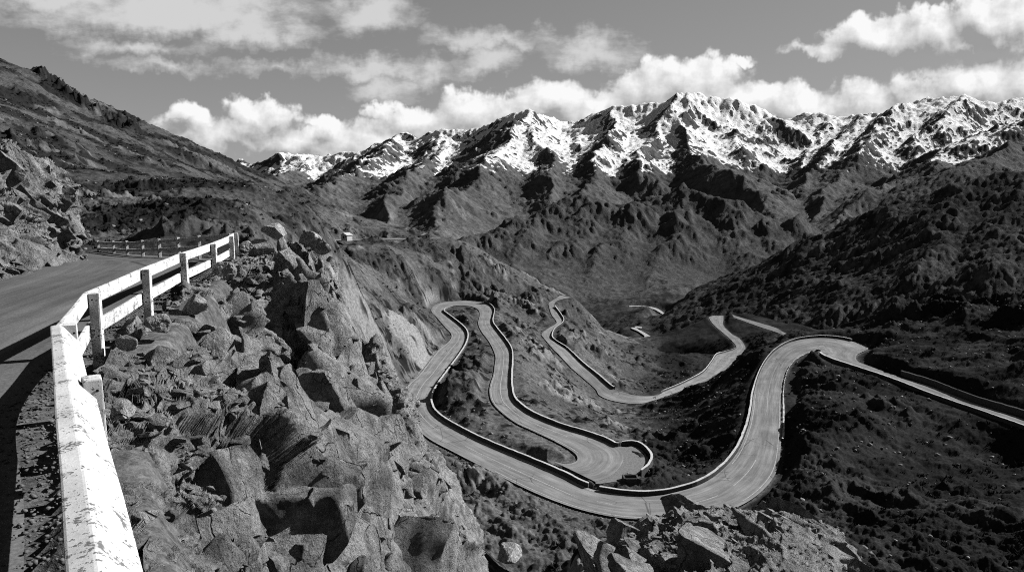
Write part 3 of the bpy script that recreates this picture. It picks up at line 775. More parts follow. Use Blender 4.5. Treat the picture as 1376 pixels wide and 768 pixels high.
for pts, k in RIDGES:
    P = np.array([Pd(*p) for p in pts])
    for i in range(len(P) - 1):
        seg_max(P[i], P[i + 1], k)
    # side spurs on both flanks
    Q = catmull(P, 8); L = np.r_[0, np.cumsum(np.linalg.norm(np.diff(Q[:, :2], axis=0), axis=1))]
    step = .085 * P[:, 1].mean(); s = step * .5; side = 1
    while s < L[-1]:
        i = min(np.searchsorted(L, s), len(Q) - 2)
        a = Q[i]; d = Q[min(i + 1, len(Q) - 1)] - Q[max(i - 1, 0)]; d = d[:2] / (np.linalg.norm(d[:2]) + 1e-9)
        n = np.array([-d[1], d[0]]) * side
        dirn = n * .9 + d * rs.uniform(-.5, .5); dirn /= np.linalg.norm(dirn)
        ln = step * rs.uniform(1.2, 2.6); kk = k * rs.uniform(.62, .8)
        m1 = a + np.r_[dirn * ln * .5, -kk * ln * .5]
        d2 = dirn + rs.uniform(-.35, .35, 2); d2 /= np.linalg.norm(d2)
        m2 = m1 + np.r_[d2 * ln * .5, -kk * ln * .55]
        a2 = a - np.array([0, 0, step * .03])
        seg_max(a2, m1, k * 1.15); seg_max(m1, m2, k * 1.2)
        s += step * rs.uniform(.5, 1.0); side = -side
floor = -158 + 10 * fbm2(mx * .006, my * .004, 4, 220) + .0 * my
floor = floor + np.clip((my - 2500) * .008, 0, 40) - 40 * smooth(560, 400, my)
mz = np.maximum(mz, floor) + 8 * np.exp(-np.abs(mz - floor) / 20.)
rel = smooth(0, 120, mz - floor)
sca = my
# ridged relief scaled with distance bands
for (lo, hi, wl, amp, sd) in ((330, 900, 60, 5., 300), (800, 2600, 260, 22., 310), (2200, 12500, 1500, 60., 320)):
    bnd = smooth(lo * .85, lo * 1.2, my) * smooth(hi * 1.25, hi * .85, my)
    k = bnd > 0
    q = np.zeros(mx.shape, np.float32)
    q[k] = (ridged2(mx[k] / wl, my[k] / wl, 6, sd, .55) - .85) * amp
    mz = mz + q * bnd * (.25 + .75 * rel)
# droplet erosion in (azimuth, log distance) space, where shapes are scale free
H = (mz / my).astype(np.float64)
CX, CY = ma[1] - ma[0], mly[1] - mly[0]
er = np.random.default_rng(3)
def erode(H, n, steps, cap=4.5, ero=.35, dep=.25, inertia=.12):
    R, C = H.shape
    r = er.uniform(1, R - 3, n); c = er.uniform(1, C - 3, n)
    vr = np.zeros(n); vc = np.zeros(n); sed = np.zeros(n); wat = np.ones(n); alive = np.ones(n, bool)
    D = np.zeros_like(H)
    for s in range(steps):
        i = r.astype(int); j = c.astype(int); f = r - i; g = c - j
        h00 = H[i, j]; h01 = H[i, j + 1]; h10 = H[i + 1, j]; h11 = H[i + 1, j + 1]
        gr = ((h10 - h00) * (1 - g) + (h11 - h01) * g) / CY; gc = ((h01 - h00) * (1 - f) + (h11 - h10) * f) / CX
        h = (h00 * (1 - g) + h01 * g) * (1 - f) + (h10 * (1 - g) + h11 * g) * f
        vr = vr * inertia - gr * (1 - inertia); vc = vc * inertia - gc * (1 - inertia)
        ln = np.hypot(vr, vc) + 1e-9
        st = .0024
        nr_ = np.clip(r + vr / ln * st / CY, 1, R - 3); nc_ = np.clip(c + vc / ln * st / CX, 1, C - 3)
        i2 = nr_.astype(int); j2 = nc_.astype(int); f2 = nr_ - i2; g2 = nc_ - j2
        h2 = (H[i2, j2] * (1 - g2) + H[i2, j2 + 1] * g2) * (1 - f2) + (H[i2 + 1, j2] * (1 - g2) + H[i2 + 1, j2 + 1] * g2) * f2
        dh = h2 - h
        capc = np.maximum(-dh, .00002) * cap * wat
        over = (sed > capc) | (dh > 0)
        amt = np.where(over, np.where(dh > 0, np.minimum(dh, sed), (sed - capc) * dep), -np.minimum((capc - sed) * ero, np.maximum(-dh, 0)))
        amt *= alive
        sed -= amt
        for (a, b, w_) in ((0, 0, (1 - f) * (1 - g)), (0, 1, (1 - f) * g), (1, 0, f * (1 - g)), (1, 1, f * g)):
            np.add.at(D, (i + a, j + b), amt * w_)
        r, c = nr_, nc_; wat *= .985
        if s % 8 == 7:
            lim = .0011
            H += np.clip(D, -lim, lim); D[:] = 0
    H += np.clip(D, -.0011, .0011)
    return H
ROWS_E = 45000
for it in range(7): H = erode(H, ROWS_E, 40)
# light smoothing of single-cell pits
Hs = H.copy(); Hs[1:-1, 1:-1] = (H[1:-1, 1:-1] * 4 + H[:-2, 1:-1] + H[2:, 1:-1] + H[1:-1, :-2] + H[1:-1, 2:]) / 8
mz = (Hs * my)
mz += (ridged2(mx / 330, my / 330, 5, 345, .6) - .85) * 11 * smooth(2300, 4200, my) * rel
mz += (ridged2(mx / 110, my / 110, 4, 355, .6) - .85) * 6 * smooth(900, 1500, my) * smooth(3500, 2300, my) * rel
# fine relief
mz = mz + my * .0016 * fbm2(mx / my * 160, np.log(my) * 110, 3, 240) * (.4 + .6 * rel)
near = smooth(1100, 500, my)
mz = mz + near * (1.3 * fbm2(mx * .12, my * .12, 3, 250) + 1.1 * np.maximum(0, ridged2(mx * .05, my * .05, 4, 255) - .7))
# ---- valley road far below
ROAD_C = [(868, 461, 862, 459, -130), (873, 455, 866, 452, -130), (874, 452, 863, 449, -130), (866, 447, 857, 445, -130), (857, 442, 850, 442, -130), (853, 438.5, 849, 440, -130), (863, 439.5, 862, 441, -130)]
ROAD_C2 = [(890, 447, 894, 450, -153), (889, 440, 896, 441, -153), (893, 431, 898, 430, -153), (892, 424, 897, 425, -153), (885, 419, 889, 418, -153), (877, 415, 880, 413.5, -153), (862, 412.5, 863, 411, -153), (845, 412, 846, 410.8, -153)]
mrd = np.full(mx.shape, 99., np.float32); mrz = np.zeros(mx.shape, np.float32)
def stamp_m(L, R, reach=25.):
    C = (L + R) / 2; Wd = np.linalg.norm(R - L, axis=1) / 2
    for i in range(len(C) - 1):
        a, b = C[i], C[i + 1]; rr = reach + Wd[i]
        k0 = np.searchsorted(mly, math.log(max(MY0, min(a[1], b[1]) - rr))); k1 = np.searchsorted(mly, math.log(max(a[1], b[1]) + rr))
        j0 = max(0, np.searchsorted(ma, (min(a[0], b[0]) - rr) / min(a[1], b[1])) - 6); j1 = min(MC, np.searchsorted(ma, (max(a[0], b[0]) + rr) / min(a[1], b[1])) + 6)
        X = mx[k0:k1, j0:j1]; Y = my[k0:k1, j0:j1]; d = b[:2] - a[:2]; n = max(1e-9, (d * d).sum())
        t = np.clip(((X - a[0]) * d[0] + (Y - a[1]) * d[1]) / n, 0, 1)
        dist = np.hypot(X - a[0] - t * d[0], Y - a[1] - t * d[1]) - Wd[i]
        s = mrd[k0:k1, j0:j1]; q = mrz[k0:k1, j0:j1]; k = dist < s
        s[k] = dist[k]; q[k] = (a[2] * (1 - t) + b[2] * t)[k]
for rc in (ROAD_C, ROAD_C2):
    L, R = pairs_to_world(rc, 8); stamp_m(L, R)
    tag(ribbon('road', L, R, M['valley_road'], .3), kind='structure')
k = smooth(22, 3, mrd); mz = np.where(mrd < 90, mz * (1 - k) + (mrz - .9) * k, mz)
# the hill sheet hides this one up close
mz = mz - 60 * smooth(470, 360, my) * smooth(.36, .30, mx / my)
# ---- snow
gy = np.gradient(mz, axis=0) / np.gradient(my, axis=0); gx = np.gradient(mz, axis=1) / np.gradient(mx, axis=1)
slope = np.hypot(gx, gy)
Hn = mz / my
lap = np.zeros_like(Hn); lap[2:-2, 2:-2] = (Hn[:-4, 2:-2] + Hn[4:, 2:-2] + Hn[2:-2, :-4] + Hn[2:-2, 4:]) / 4 - Hn[2:-2, 2:-2]
Hb = Hn.copy()
for _ in range(6): Hb[1:-1, 1:-1] = (Hb[1:-1, 1:-1] * 2 + Hb[:-2, 1:-1] + Hb[2:, 1:-1] + Hb[1:-1, :-2] + Hb[1:-1, 2:]) / 6
sb = np.hypot(np.gradient(Hb * my, axis=0) / np.gradient(my, axis=0), np.gradient(Hb * my, axis=1) / np.gradient(mx, axis=1))
snow = .27 + (mz - 240) / 900. + np.clip((Hb - Hn) * 240, -.4, .45) - .95 * (sb - .66) - .15 * (slope - .8) + .42 * fbm2(mx / 800, my / 800, 6, 260)
snow = np.clip(snow, 0, 1) * smooth(3300, 4200, my) * smooth(20, 200, mz)
V = np.stack([mx, my, mz], -1).reshape(-1, 3)
scrubm = smooth(-.1, .35, fbm2(mx / my * 60, np.log(my) * 40, 4, 270))
nr_ = int(np.searchsorted(mly, math.log(2900.)))
nk = int(np.searchsorted(mly, math.log(1000.)))
def sub(r0, r1, c0, c1, nm, mat, attrs):
    q = np.stack([mx, my, mz], -1)[r0:r1, c0:c1]
    return tag(mesh_obj(nm, q.reshape(-1, 3), grid_faces(r1 - r0, c1 - c0)[:, ::-1], mat, attrs={k: v[r0:r1, c0:c1] for k, v in attrs.items()}), kind='structure')
rockm = smooth(.7, 1.4, slope)
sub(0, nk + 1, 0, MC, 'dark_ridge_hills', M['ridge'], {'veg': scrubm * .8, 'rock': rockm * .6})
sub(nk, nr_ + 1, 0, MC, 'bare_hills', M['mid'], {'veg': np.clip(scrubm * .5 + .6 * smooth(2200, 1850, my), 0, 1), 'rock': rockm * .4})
sub(nr_, MR, 0, MC, 'snow_mountains', M['mountain'], {'snow': snow})
# ------------------------------------------------------------------ near road and the shelf it runs on
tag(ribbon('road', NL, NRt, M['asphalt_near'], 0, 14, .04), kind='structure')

# bank, shoulder and shelf as one heightfield
GC = []
for i in range(len(NR_L)):
    l, r = np.array(NR_L[i]), np.array(NR_R[i]); n = (r - l)[:2]; n /= np.linalg.norm(n)
    GC += [l, (l + r) / 2, r]
    GC.append(r + np.r_[n * .8, -.02])
    if i < 10:
        GC.append(r + np.r_[n * 2.2, -.25]); GC.append(r + np.r_[n * 4.5, -3.4]); GC.append(r + np.r_[n * 8., -9.]); GC.append(r + np.r_[n * 13., -16.])
    else:
        GC.append(r + np.r_[n * 3., -1.2]); GC.append(r + np.r_[n * 7., -2.6])
    GC.append(l - np.r_[n * 1.0, -.12])
    GC.append(l - np.r_[n * 4., -2.6]); GC.append(l - np.r_[n * 9., -7.]); GC.append(l - np.r_[n * 16., -11.])
shelf = TPS(GC, lam=.05, S=20.)
gx_ = np.arange(-56, 3.0, .1); gy_ = np.arange(-6, 52, .1)
sx_, sy_ = np.meshgrid(gx_, gy_)
ci = np.arange(0, len(gx_), 5); ri = np.arange(0, len(gy_), 5)
ci = np.r_[ci, len(gx_) - 1] if ci[-1] != len(gx_) - 1 else ci; ri = np.r_[ri, len(gy_) - 1] if ri[-1] != len(gy_) - 1 else ri
zc = shelf(*np.meshgrid(gx_[ci], gy_[ri]))
sz = up_rows(up_rows(zc, ri, len(gy_)).T, ci, len(gx_)).T
# signed distance to the road
sd = np.full(sz.shape, 99., np.float32); srz = np.zeros(sz.shape, np.float32)
Cn = (NL + NRt) / 2; Wn = np.linalg.norm(NRt - NL, axis=1) / 2
for i in range(0, len(Cn) - 1):
    a, b = Cn[i], Cn[i + 1]; rr = Wn[i] + 7
    j0, j1 = np.searchsorted(gx_, [min(a[0], b[0]) - rr, max(a[0], b[0]) + rr]); k0, k1 = np.searchsorted(gy_, [min(a[1], b[1]) - rr, max(a[1], b[1]) + rr])
    Xs = sx_[k0:k1, j0:j1]; Ys = sy_[k0:k1, j0:j1]; d = b[:2] - a[:2]; t = np.clip(((Xs - a[0]) * d[0] + (Ys - a[1]) * d[1]) / (d @ d + 1e-9), 0, 1)
    dist = np.hypot(Xs - a[0] - t * d[0], Ys - a[1] - t * d[1]) - Wn[i]
    s = sd[k0:k1, j0:j1]; q = srz[k0:k1, j0:j1]; k = dist < s; s[k] = dist[k]; q[k] = (a[2] * (1 - t) + b[2] * t)[k]
p = np.stack([sx_, sy_, sz], -1).reshape(-1, 3)
f1, f2, vv = voro3(p / .42 + .35 * fbm2(p[:, 0] * 2, p[:, 1] * 2, 2, 400)[:, None], 21)
stone = (vv * .10 - .06 * smooth(.16, .0, f2 - f1)).reshape(sz.shape)
rub = fbm2(sx_ * .7, sy_ * .7, 5, 410) * .16 + fbm2(sx_ * 4, sy_ * 4, 3, 420) * .03
far = smooth(1.5, 6, sd)
sz = sz + (stone * .8 + rub) * smooth(.15, 1.2, sd) + far * (.9 * fbm2(sx_ * .18, sy_ * .18, 6, 430, .58) + .35 * fbm2(sx_ * 1.1, sy_ * 1.1, 5, 437, .6) + .6 * (ridged2(sx_ * .3, sy_ * .3, 5, 440) - .7))
sz += .018 * fbm2(sx_ * 9, sy_ * 9, 2, 433) * smooth(-.1, .2, sd)
outs = smooth(.35, 2.6, sd) * (sx_ > np.interp(sy_, [-6, 0, 7, 16, 24, 30, 34], [-2, -4, -7, -10.5, -13, -17, -60]))
gone = ((outs * smooth(33, 29, sy_)) > .93) | (sx_ > np.interp(sy_, [-6, 27, 29, 34, 52], [9, 9, -8.5, -12.5, -22])) | ((sy_ > 37.5) & (sd > 1.5))
sz = sz - outs * 7. * smooth(33, 29, sy_)
kk = smooth(.8, .0, sd); sz = np.where(sd < 90, sz * (1 - kk) + (srz - .03) * kk, sz); sz = np.where(sd < -.12, srz - .15, sz)
vegs = smooth(.05, .4, fbm2(sx_ * .5, sy_ * .5, 5, 450)) * smooth(2.5, 6, sd)
tag(mesh_obj('shelf_ground', np.stack([sx_, sy_, sz], -1).reshape(-1, 3), grid_faces(*sz.shape, keep=~gone[:-1, :-1]), M['ground'], attrs={'veg': vegs * .9, 'rock': smooth(0, .1, stone) * .6}), kind='structure')

# ------------------------------------------------------------------ fractured crags
def grid_normals(P):
    a = np.gradient(P, axis=0); b = np.gradient(P, axis=1)
    n = np.cross(b, a); return n / (np.linalg.norm(n, axis=-1, keepdims=True) + 1e-9)
def blur(A, r):
    "separable box blur, edge clamped"
    for ax in (0, 1):
        pad = [(0, 0)] * A.ndim; pad[ax] = (r + 1, r)
        c = np.cumsum(np.pad(A, pad, mode='edge'), axis=ax)
        hi = np.take(c, np.arange(2 * r + 1, c.shape[ax]), axis=ax); lo = np.take(c, np.arange(0, c.shape[ax] - 2 * r - 1), axis=ax)
        A = (hi - lo) / (2 * r + 1)
    return A
def soft_normals(P, r):
    n = grid_normals(blur(blur(P, r), r)); n = blur(n, r)
    return n / (np.linalg.norm(n, axis=-1, keepdims=True) + 1e-9)
def fracture(P, sgn=1, S=1.0, seed=0, dip=(.45, -.25, .5), amp=1.0, keep=None, cleft=.5, macro=0.):
    "break a smooth sheet into tilted blocks at three sizes"
    nr, nc = P.shape[:2]
    d = np.array(dip); d = d / np.linalg.norm(d)
    k = np.ones((nr, nc)) if keep is None else keep
    def q(P, s, squash, wp):
        p = P.reshape(-1, 3) / s
        p = p + (p @ d)[:, None] * d * (squash - 1)
        w = np.stack([perlin3(p * .8 + 9, seed + 60), perlin3(p * .8 - 4, seed + 61), perlin3(p * .8 + 31, seed + 62)], 1) * wp
        w += np.stack([perlin3(p * 4 + 9, seed + 63), perlin3(p * 4 - 4, seed + 64), perlin3(p * 4 + 31, seed + 65)], 1) * .05
        return p + w
    B = P
    n = soft_normals(P, 22) * sgn
    f1, f2, v = voro3(q(B, 3.0 * S, 1.6, .35), seed + 1)
    big = v * .8 - cleft * smooth(.15, .0, f2 - f1)
    if macro:
        f1, f2, v = voro3(q(B, 5.2 * S, 1.5, .3), seed + 9)
        big = big * .8 + macro * (v * 1.5 - 1.3 * smooth(.11, .0, f2 - f1))
    f1, f2, v = voro3(q(B, 1.25 * S, 1.8, .3), seed + 2)
    fade = .35 + .9 * smooth(-.2, .4, perlin3(B.reshape(-1, 3) / (2.6 * S), seed + 5))
    big = big + (v * .34 - .36 * cleft * smooth(.10, .0, f2 - f1)) * fade
    big = big + .35 * fbm3(B.reshape(-1, 3) / (2.2 * S), 3, seed + 15)
    P = P + n * (big.reshape(nr, nc) * k * S * amp)[..., None]
    ed = np.maximum(np.linalg.norm(np.gradient(P, axis=0), axis=-1), np.linalg.norm(np.gradient(P, axis=1), axis=-1))
    tame = blur(smooth(.10 * S + .02, .035 * S + .005, ed), 2)      # no fine relief where the sheet is stretched
    for _ in range(2): P = P * tame[..., None] + blur(P, 3) * (1 - tame[..., None])
    n = soft_normals(P, 6) * sgn
    f1, f2, v = voro3(q(P, .42 * S, 1.7, .3), seed + 3)
    fade2 = smooth(-.25, .35, perlin3(P.reshape(-1, 3) / (1.1 * S) + 3, seed + 6))
    sm = (v * .12 - .075 * smooth(.10, .0, f2 - f1)) * (.3 + .9 * fade2)
    p = P.reshape(-1, 3) / S
    sm = sm + fbm3(p * 1.6, 4, seed + 20) * .075 + np.abs(fbm3(p * 5., 3, seed + 30)) * .03
    P = P + n * (sm.reshape(nr, nc) * S * tame)[..., None]
    return P
# angular blocks that make up the ledges
def cube_sphere(m):
    t = np.linspace(-1, 1, m); A, Bq = np.meshgrid(t, t); Vs, Fs = [], []
    for ax in range(3):
        for s_ in (-1, 1):
            q = np.zeros((m * m, 3)); q[:, ax] = s_; q[:, (ax + 1) % 3] = A.ravel() * s_; q[:, (ax + 2) % 3] = Bq.ravel()
            Fs.append(grid_faces(m, m) + len(Vs) * m * m); Vs.append(q)
    return np.vstack(Vs), np.vstack(Fs)
CUBE = {m: cube_sphere(m) for m in (6, 9, 24)}
def block(c, size, R, r, m):
    V, Fq = CUBE[m]; P = V.copy()
    for _ in range(r.integers(10, 16)):
        n = r.normal(size=3); n /= np.linalg.norm(n); t = r.uniform(.5, .98)
        P = P - np.maximum(P @ n - t, 0)[:, None] * n
    P = P * size
    P = P @ R.T + c
    return P, Fq
def roughen(P, S, seed):
    w = np.stack([fbm3(P / (.8 * S), 4, seed), fbm3(P / (.8 * S) + 17, 4, seed + 7), fbm3(P / (.8 * S) - 11, 4, seed + 13)], 1)
    return P + w * .072 * S
def rot(axis, a):
    axis = np.array(axis) / np.linalg.norm(axis); K = np.array([[0, -axis[2], axis[1]], [axis[2], 0, -axis[0]], [-axis[1], axis[0], 0]])
    return np.eye(3) + math.sin(a) * K + (1 - math.cos(a)) * K @ K
def blocks_on(P, n, count, pick, sizes, base_rot, seed, sink=.35, flat=(1., .75, .5), jit=.25, rough=.6):
    r = np.random.default_rng(seed); nr, nc = P.shape[:2]; parts = []
    w = pick / pick.sum(); idx = r.choice(nr * nc, count, p=w.ravel())
    for i in idx:
        c = P.reshape(-1, 3)[i]; nn = n.reshape(-1, 3)[i]
        s = math.exp(r.uniform(math.log(sizes[0]), math.log(sizes[1]))) * (.5 + .5 * min(1, c[1] / 12))
        R = base_rot @ rot(r.normal(size=3), r.normal() * jit)
        sz_ = s * np.array(flat) * r.uniform(.65, 1.3, 3)
        parts.append(block(c - nn * s * sink, sz_, R, r, 24 if s > .55 else 9 if s > .2 else 6))
    V, Fq = join(parts)
    return roughen(V, rough, seed), Fq
def net_surface(rows, nu, nv):
    "bicubic surface through a net of (u, v, distance)"
    N = np.array([[Pd(*c) for c in r] for r in rows])
    a = np.stack([catmull(N[:, j], nv) for j in range(N.shape[1])], 1)
    return np.stack([catmull(a[i], nu) for i in range(a.shape[0])], 0)
CRAG = [
 [(318, 345, 24.8), (335, 343, 25.6), (355, 342, 26.5), (378, 341, 27.5), (402, 344, 28.5), (428, 350, 29.5), (444, 358, 30), (452, 380, 33), (455, 440, 36)],
 [(296, 366, 19.6), (320, 361, 21.5), (345, 359, 23), (375, 361, 24.5), (405, 365, 26), (440, 375, 27.5), (470, 396, 28), (482, 430, 31), (490, 520, 34)],
 [(252, 396, 15.7), (285, 390, 17.5), (320, 389, 19.5), (355, 391, 21.5), (395, 398, 23.5), (450, 415, 25.5), (496, 438, 27), (510, 480, 30), (520, 580, 33)],
 [(208, 427, 12.5), (245, 427, 14), (290, 428, 15.8), (335, 431, 17.5), (385, 440, 19.8), (455, 460, 24.5), (508, 483, 27), (522, 530, 30), (534, 640, 33)],
 [(150, 474, 9.7), (200, 470, 10.8), (255, 468, 12.2), (310, 474, 13.6), (372, 495, 16.5), (460, 525, 23.5), (528, 530, 27), (540, 580, 30), (552, 700, 33)],
 [(132, 540, 7.0), (192, 530, 8.0), (250, 525, 9.0), (312, 540, 10.2), (376, 570, 14), (465, 590, 22), (556, 587, 26), (570, 640, 29), (583, 770, 31)],
 [(128, 620, 5.35), (190, 610, 6.0), (255, 605, 6.9), (322, 625, 8.2), (388, 650, 11.5), (482, 660, 20), (592, 650, 25), (606, 710, 28), (624, 830, 30)],
 [(150, 700, 4.45), (212, 695, 5.0), (275, 690, 5.7), (342, 700, 6.9), (405, 710, 9.5), (502, 720, 17), (634, 732, 24), (650, 790, 27), (665, 900, 29)],
 [(180, 785, 3.75), (240, 775, 4.2), (300, 770, 4.75), (365, 778, 5.6), (435, 785, 8), (525, 785, 15), (650, 800, 23), (670, 850, 26), (685, 960, 28)],
 [(205, 920, 3.0), (260, 910, 3.25), (330, 900, 3.6), (400, 905, 4.3), (470, 910, 6), (570, 915, 11), (690, 910, 19), (710, 950, 23), (725, 1050, 25)],
]
P = net_surface(CRAG, 78, 74)
nr, nc = P.shape[:2]
uu = (P[..., 0] / (P[..., 1] * CP - P[..., 2] * SP)) * F + 688
vv_ = -((P[..., 1] * SP + P[..., 2] * CP) / (P[..., 1] * CP - P[..., 2] * SP)) * F + 384
pit = np.zeros(P.shape[:2])
# clefts and gullies between the crags: pushed away from the open side
for (cu, cv, ru, rv, dep) in [(345, 520, 54, 62, 7.), (300, 475, 20, 28, 1.2), (385, 545, 26, 60, 2.), (455, 450, 42, 66, 6.5), (480, 520, 30, 30, 2.5), (475, 640, 40, 48, 4.2), (405, 395, 22, 28, 1.6), (240, 640, 18, 16, .5), (430, 380, 22, 16, 1.2), (360, 400, 14, 12, .7)]:
    g = np.exp(-(((uu - cu) / ru) ** 2 + ((vv_ - cv) / rv) ** 2) ** 3)
    pit = np.maximum(pit, g * min(1, dep / 1.2)); dirn = P / np.linalg.norm(P, axis=-1, keepdims=True) * .8 + np.array([-.05, .1, -.45]); P = P + (g * dep)[..., None] * dirn
for (cu, cv, ru, rv, dep) in [(400, 460, 22, 110, 1.3), (425, 560, 22, 70, 1.2), (540, 560, 26, 50, 1.3), (560, 680, 34, 60, 1.5), (330, 640, 50, 60, .5), (390, 720, 50, 40, .7), (230, 500, 40, 16, .18), (500, 420, 18, 24, .8)]:
    g = np.exp(-(((uu - cu) / ru) ** 2 + ((vv_ - cv) / rv) ** 2))
    dirn = np.array([.35, -.45, .6]); P = P + (g * dep)[..., None] * dirn
ease = smooth(4.0, 12.5, P[..., 1]) * .75 + .25
colt = np.linspace(0, 1, nc)[None]
ease = ease * (1 - .72 * smooth(19.5, 23.5, P[..., 1])) * (1 - .4 * smooth(.52, .68, colt)) * (.12 + .88 * smooth(.12, .42, colt + .10 * fbm2(P[..., 0] * .5, P[..., 1] * .5, 3, 500)))
P = fracture(P, 1, 1.0, 700, keep=ease, amp=.9, cleft=1.2, macro=1.)
n = grid_normals(P); sn = soft_normals(P, 8)
if sn[nr // 2, nc // 3, 2] < 0: sn = -sn
dust = smooth(.80, .97, np.abs(n[..., 2])) * smooth(.40, .12, colt) * .9
JR = rot((0, 0, 1), -.35) @ rot((0, 1, 0), -.30) @ rot((1, 0, 0), .22)
area = np.linalg.norm(np.cross(np.gradient(P, axis=0), np.gradient(P, axis=1)), axis=-1)
area = np.minimum(area, np.percentile(area, 90))
vis = (colt < .67) * np.clip(1 - 2.2 * pit, .02, 1)
upper = smooth(15., 19., P[..., 1])
steep = smooth(.28, .44, colt + .04 * smooth(12, 16, P[..., 1]) - .22 * upper)
b1 = blocks_on(P, sn, 130, area * vis * steep * (colt < .645) * (1 - .93 * smooth(20.5, 23.5, P[..., 1])), (.42, 1.35), JR, 31, sink=.72, rough=1.0, flat=(.66, .95, 1.2), jit=.16)
b2 = blocks_on(P, sn, 850, np.sqrt(area) * np.maximum(vis, .8 * (colt < .735)) * (.10 + smooth(.16, .40, colt - .1 * upper)), (.15, .55), JR, 32, sink=.45, flat=(.7, .9, 1.), jit=.22, rough=.7)
b3 = blocks_on(P, sn, 2000, np.sqrt(area) * np.maximum(vis, .6 * (colt < .745)) * (.35 + smooth(.5, .2, colt)), (.05, .20), np.eye(3), 33, sink=.1, flat=(1., .8, .45), jit=.5)
V, Fq = join([(P.reshape(-1, 3), grid_faces(nr, nc)), b1, b2, b3])
dd = np.r_[dust.ravel(), np.zeros(len(V) - nr * nc)]
CRAG_V = V
tag(mesh_obj('rock_crag', V, Fq, M['rock'], attrs={'dust': dd}, smooth_shade=False), kind='structure')

KNOB = [
 [(790, 745, 27), (835, 722, 26), (880, 700, 25), (925, 690, 25), (975, 692, 25), (1030, 694, 25), (1080, 700, 25), (1110, 712, 25), (1150, 740, 26)],
 [(800, 760, 23), (845, 728, 22.5), (885, 704, 22), (925, 689, 22), (975, 692, 22), (1030, 694, 22), (1078, 699, 22), (1112, 715, 22), (1160, 765, 23)],
 [(808, 790, 19), (850, 752, 19), (890, 728, 19), (930, 716, 19), (980, 713, 19), (1030, 714, 19), (1078, 720, 19), (1116, 740, 19.5), (1170, 800, 20)],
 [(818, 830, 16), (860, 790, 16), (900, 762, 16), (940, 748, 16), (985, 744, 16), (1035, 745, 16), (1082, 752, 16), (1126, 772, 16.5), (1190, 840, 17)],
 [(830, 900, 13), (875, 850, 13), (915, 820, 13), (955, 800, 13), (1000, 795, 13), (1050, 795, 13), (1095, 805, 13), (1140, 830, 13.5), (1210, 900, 14)],
]
KN = net_surface(KNOB, 60, 80)
ph = np.linspace(1, 0, 40, endpoint=False)[:, None, None] * math.pi / 2
back = np.repeat(KN[:1], 40, 0) + np.concatenate([.3 * ph, 2.6 * np.sin(ph), -4. * (1 - np.cos(ph))], 2)
KN = np.concatenate([back, KN], 0)
KN = fracture(KN, 1, .62, 800, dip=(.7, .1, .4), amp=.5)
n = grid_normals(KN)
sn = soft_normals(KN, 8); sn = sn if sn[60, 200, 2] > 0 else -sn
area = np.linalg.norm(np.cross(np.gradient(KN, axis=0), np.gradient(KN, axis=1)), axis=-1); area = np.minimum(area, np.percentile(area, 90))
JK = rot((0, 0, 1), .3) @ rot((0, 1, 0), .6)
b1 = blocks_on(KN, sn, 90, area, (.6, 1.9), JK, 41, sink=.6, rough=1.0); b2 = blocks_on(KN, sn, 160, area, (.12, .4), JK, 42, sink=.25); b3 = blocks_on(KN, sn, 600, area, (.05, .16), np.eye(3), 43, sink=.1, jit=.6)
V, Fq = join([(KN.reshape(-1, 3), grid_faces(*KN.shape[:2])), b1, b2, b3])
dd = np.r_[(smooth(.8, .97, np.abs(n[..., 2])) * .7).ravel(), np.zeros(len(V) - KN.shape[0] * KN.shape[1])]
tag(mesh_obj('rock_knob', V, Fq, M['rock'], attrs={'dust': dd}, smooth_shade=False), kind='structure')

CUT = [
 [(-90, 150, 26), (-40, 180, 26), (-5, 200, 26.5), (20, 212, 27), (45, 224, 27.5), (62, 234, 28), (75, 246, 29), (90, 262, 31)],
 [(-90, 180, 23), (-40, 205, 23.5), (-5, 218, 24), (20, 228, 24.5), (45, 240, 25.5), (62, 250, 26.5), (78, 262, 28), (95, 285, 30)],
 [(-90, 230, 21), (-40, 245, 21.5), (-5, 255, 22.5), (20, 265, 23), (42, 275, 24), (62, 283, 25.5), (80, 295, 27), (100, 318, 29)],
 [(-90, 290, 19.3), (-40, 295, 20), (-5, 300, 21), (20, 308, 22), (42, 315, 23), (64, 322, 24.5), (84, 330, 26), (106, 338, 28)],
 [(-90, 345, 18), (-40, 345, 18.6), (-5, 345, 19.5), (20, 346, 20.5), (44, 346, 21.8), (66, 348, 23.3), (86, 350, 25), (112, 350, 27)],
 [(-90, 390, 16.8), (-40, 388, 17.2), (-5, 384, 17.9), (20, 380, 18.8), (46, 374, 20), (70, 368, 21.8), (92, 362, 23.8), (118, 356, 26)],
]
CU = net_surface(CUT, 60, 70)
top = np.repeat(CU[:1], 24, 0) + np.linspace(1, 0, 24, endpoint=False)[:, None, None] * np.array([-6., 5., .2])
CU = np.concatenate([top, CU], 0)
rt = np.linspace(0, 1, CU.shape[0])[:, None] * np.ones((1, CU.shape[1]))
CU = fracture(CU, 1, .8, 900, dip=(-.5, .5, .6), amp=.9, keep=smooth(1.0, .88, rt) * .95 + .05)
n = grid_normals(CU)
sn = soft_normals(CU, 8); sn = sn if sn[200, 200, 0] > 0 else -sn
area = np.linalg.norm(np.cross(np.gradient(CU, axis=0), np.gradient(CU, axis=1)), axis=-1); area = np.minimum(area, np.percentile(area, 90))
JC = rot((0, 0, 1), .5) @ rot((0, 1, 0), .7)
b1 = blocks_on(CU, sn, 90, area, (.4, 1.2), JC, 51, sink=.5, rough=1.0); b2 = blocks_on(CU, sn, 260, area, (.15, .45), JC, 52, sink=.3)
V, Fq = join([(CU.reshape(-1, 3), grid_faces(*CU.shape[:2])), b1, b2])
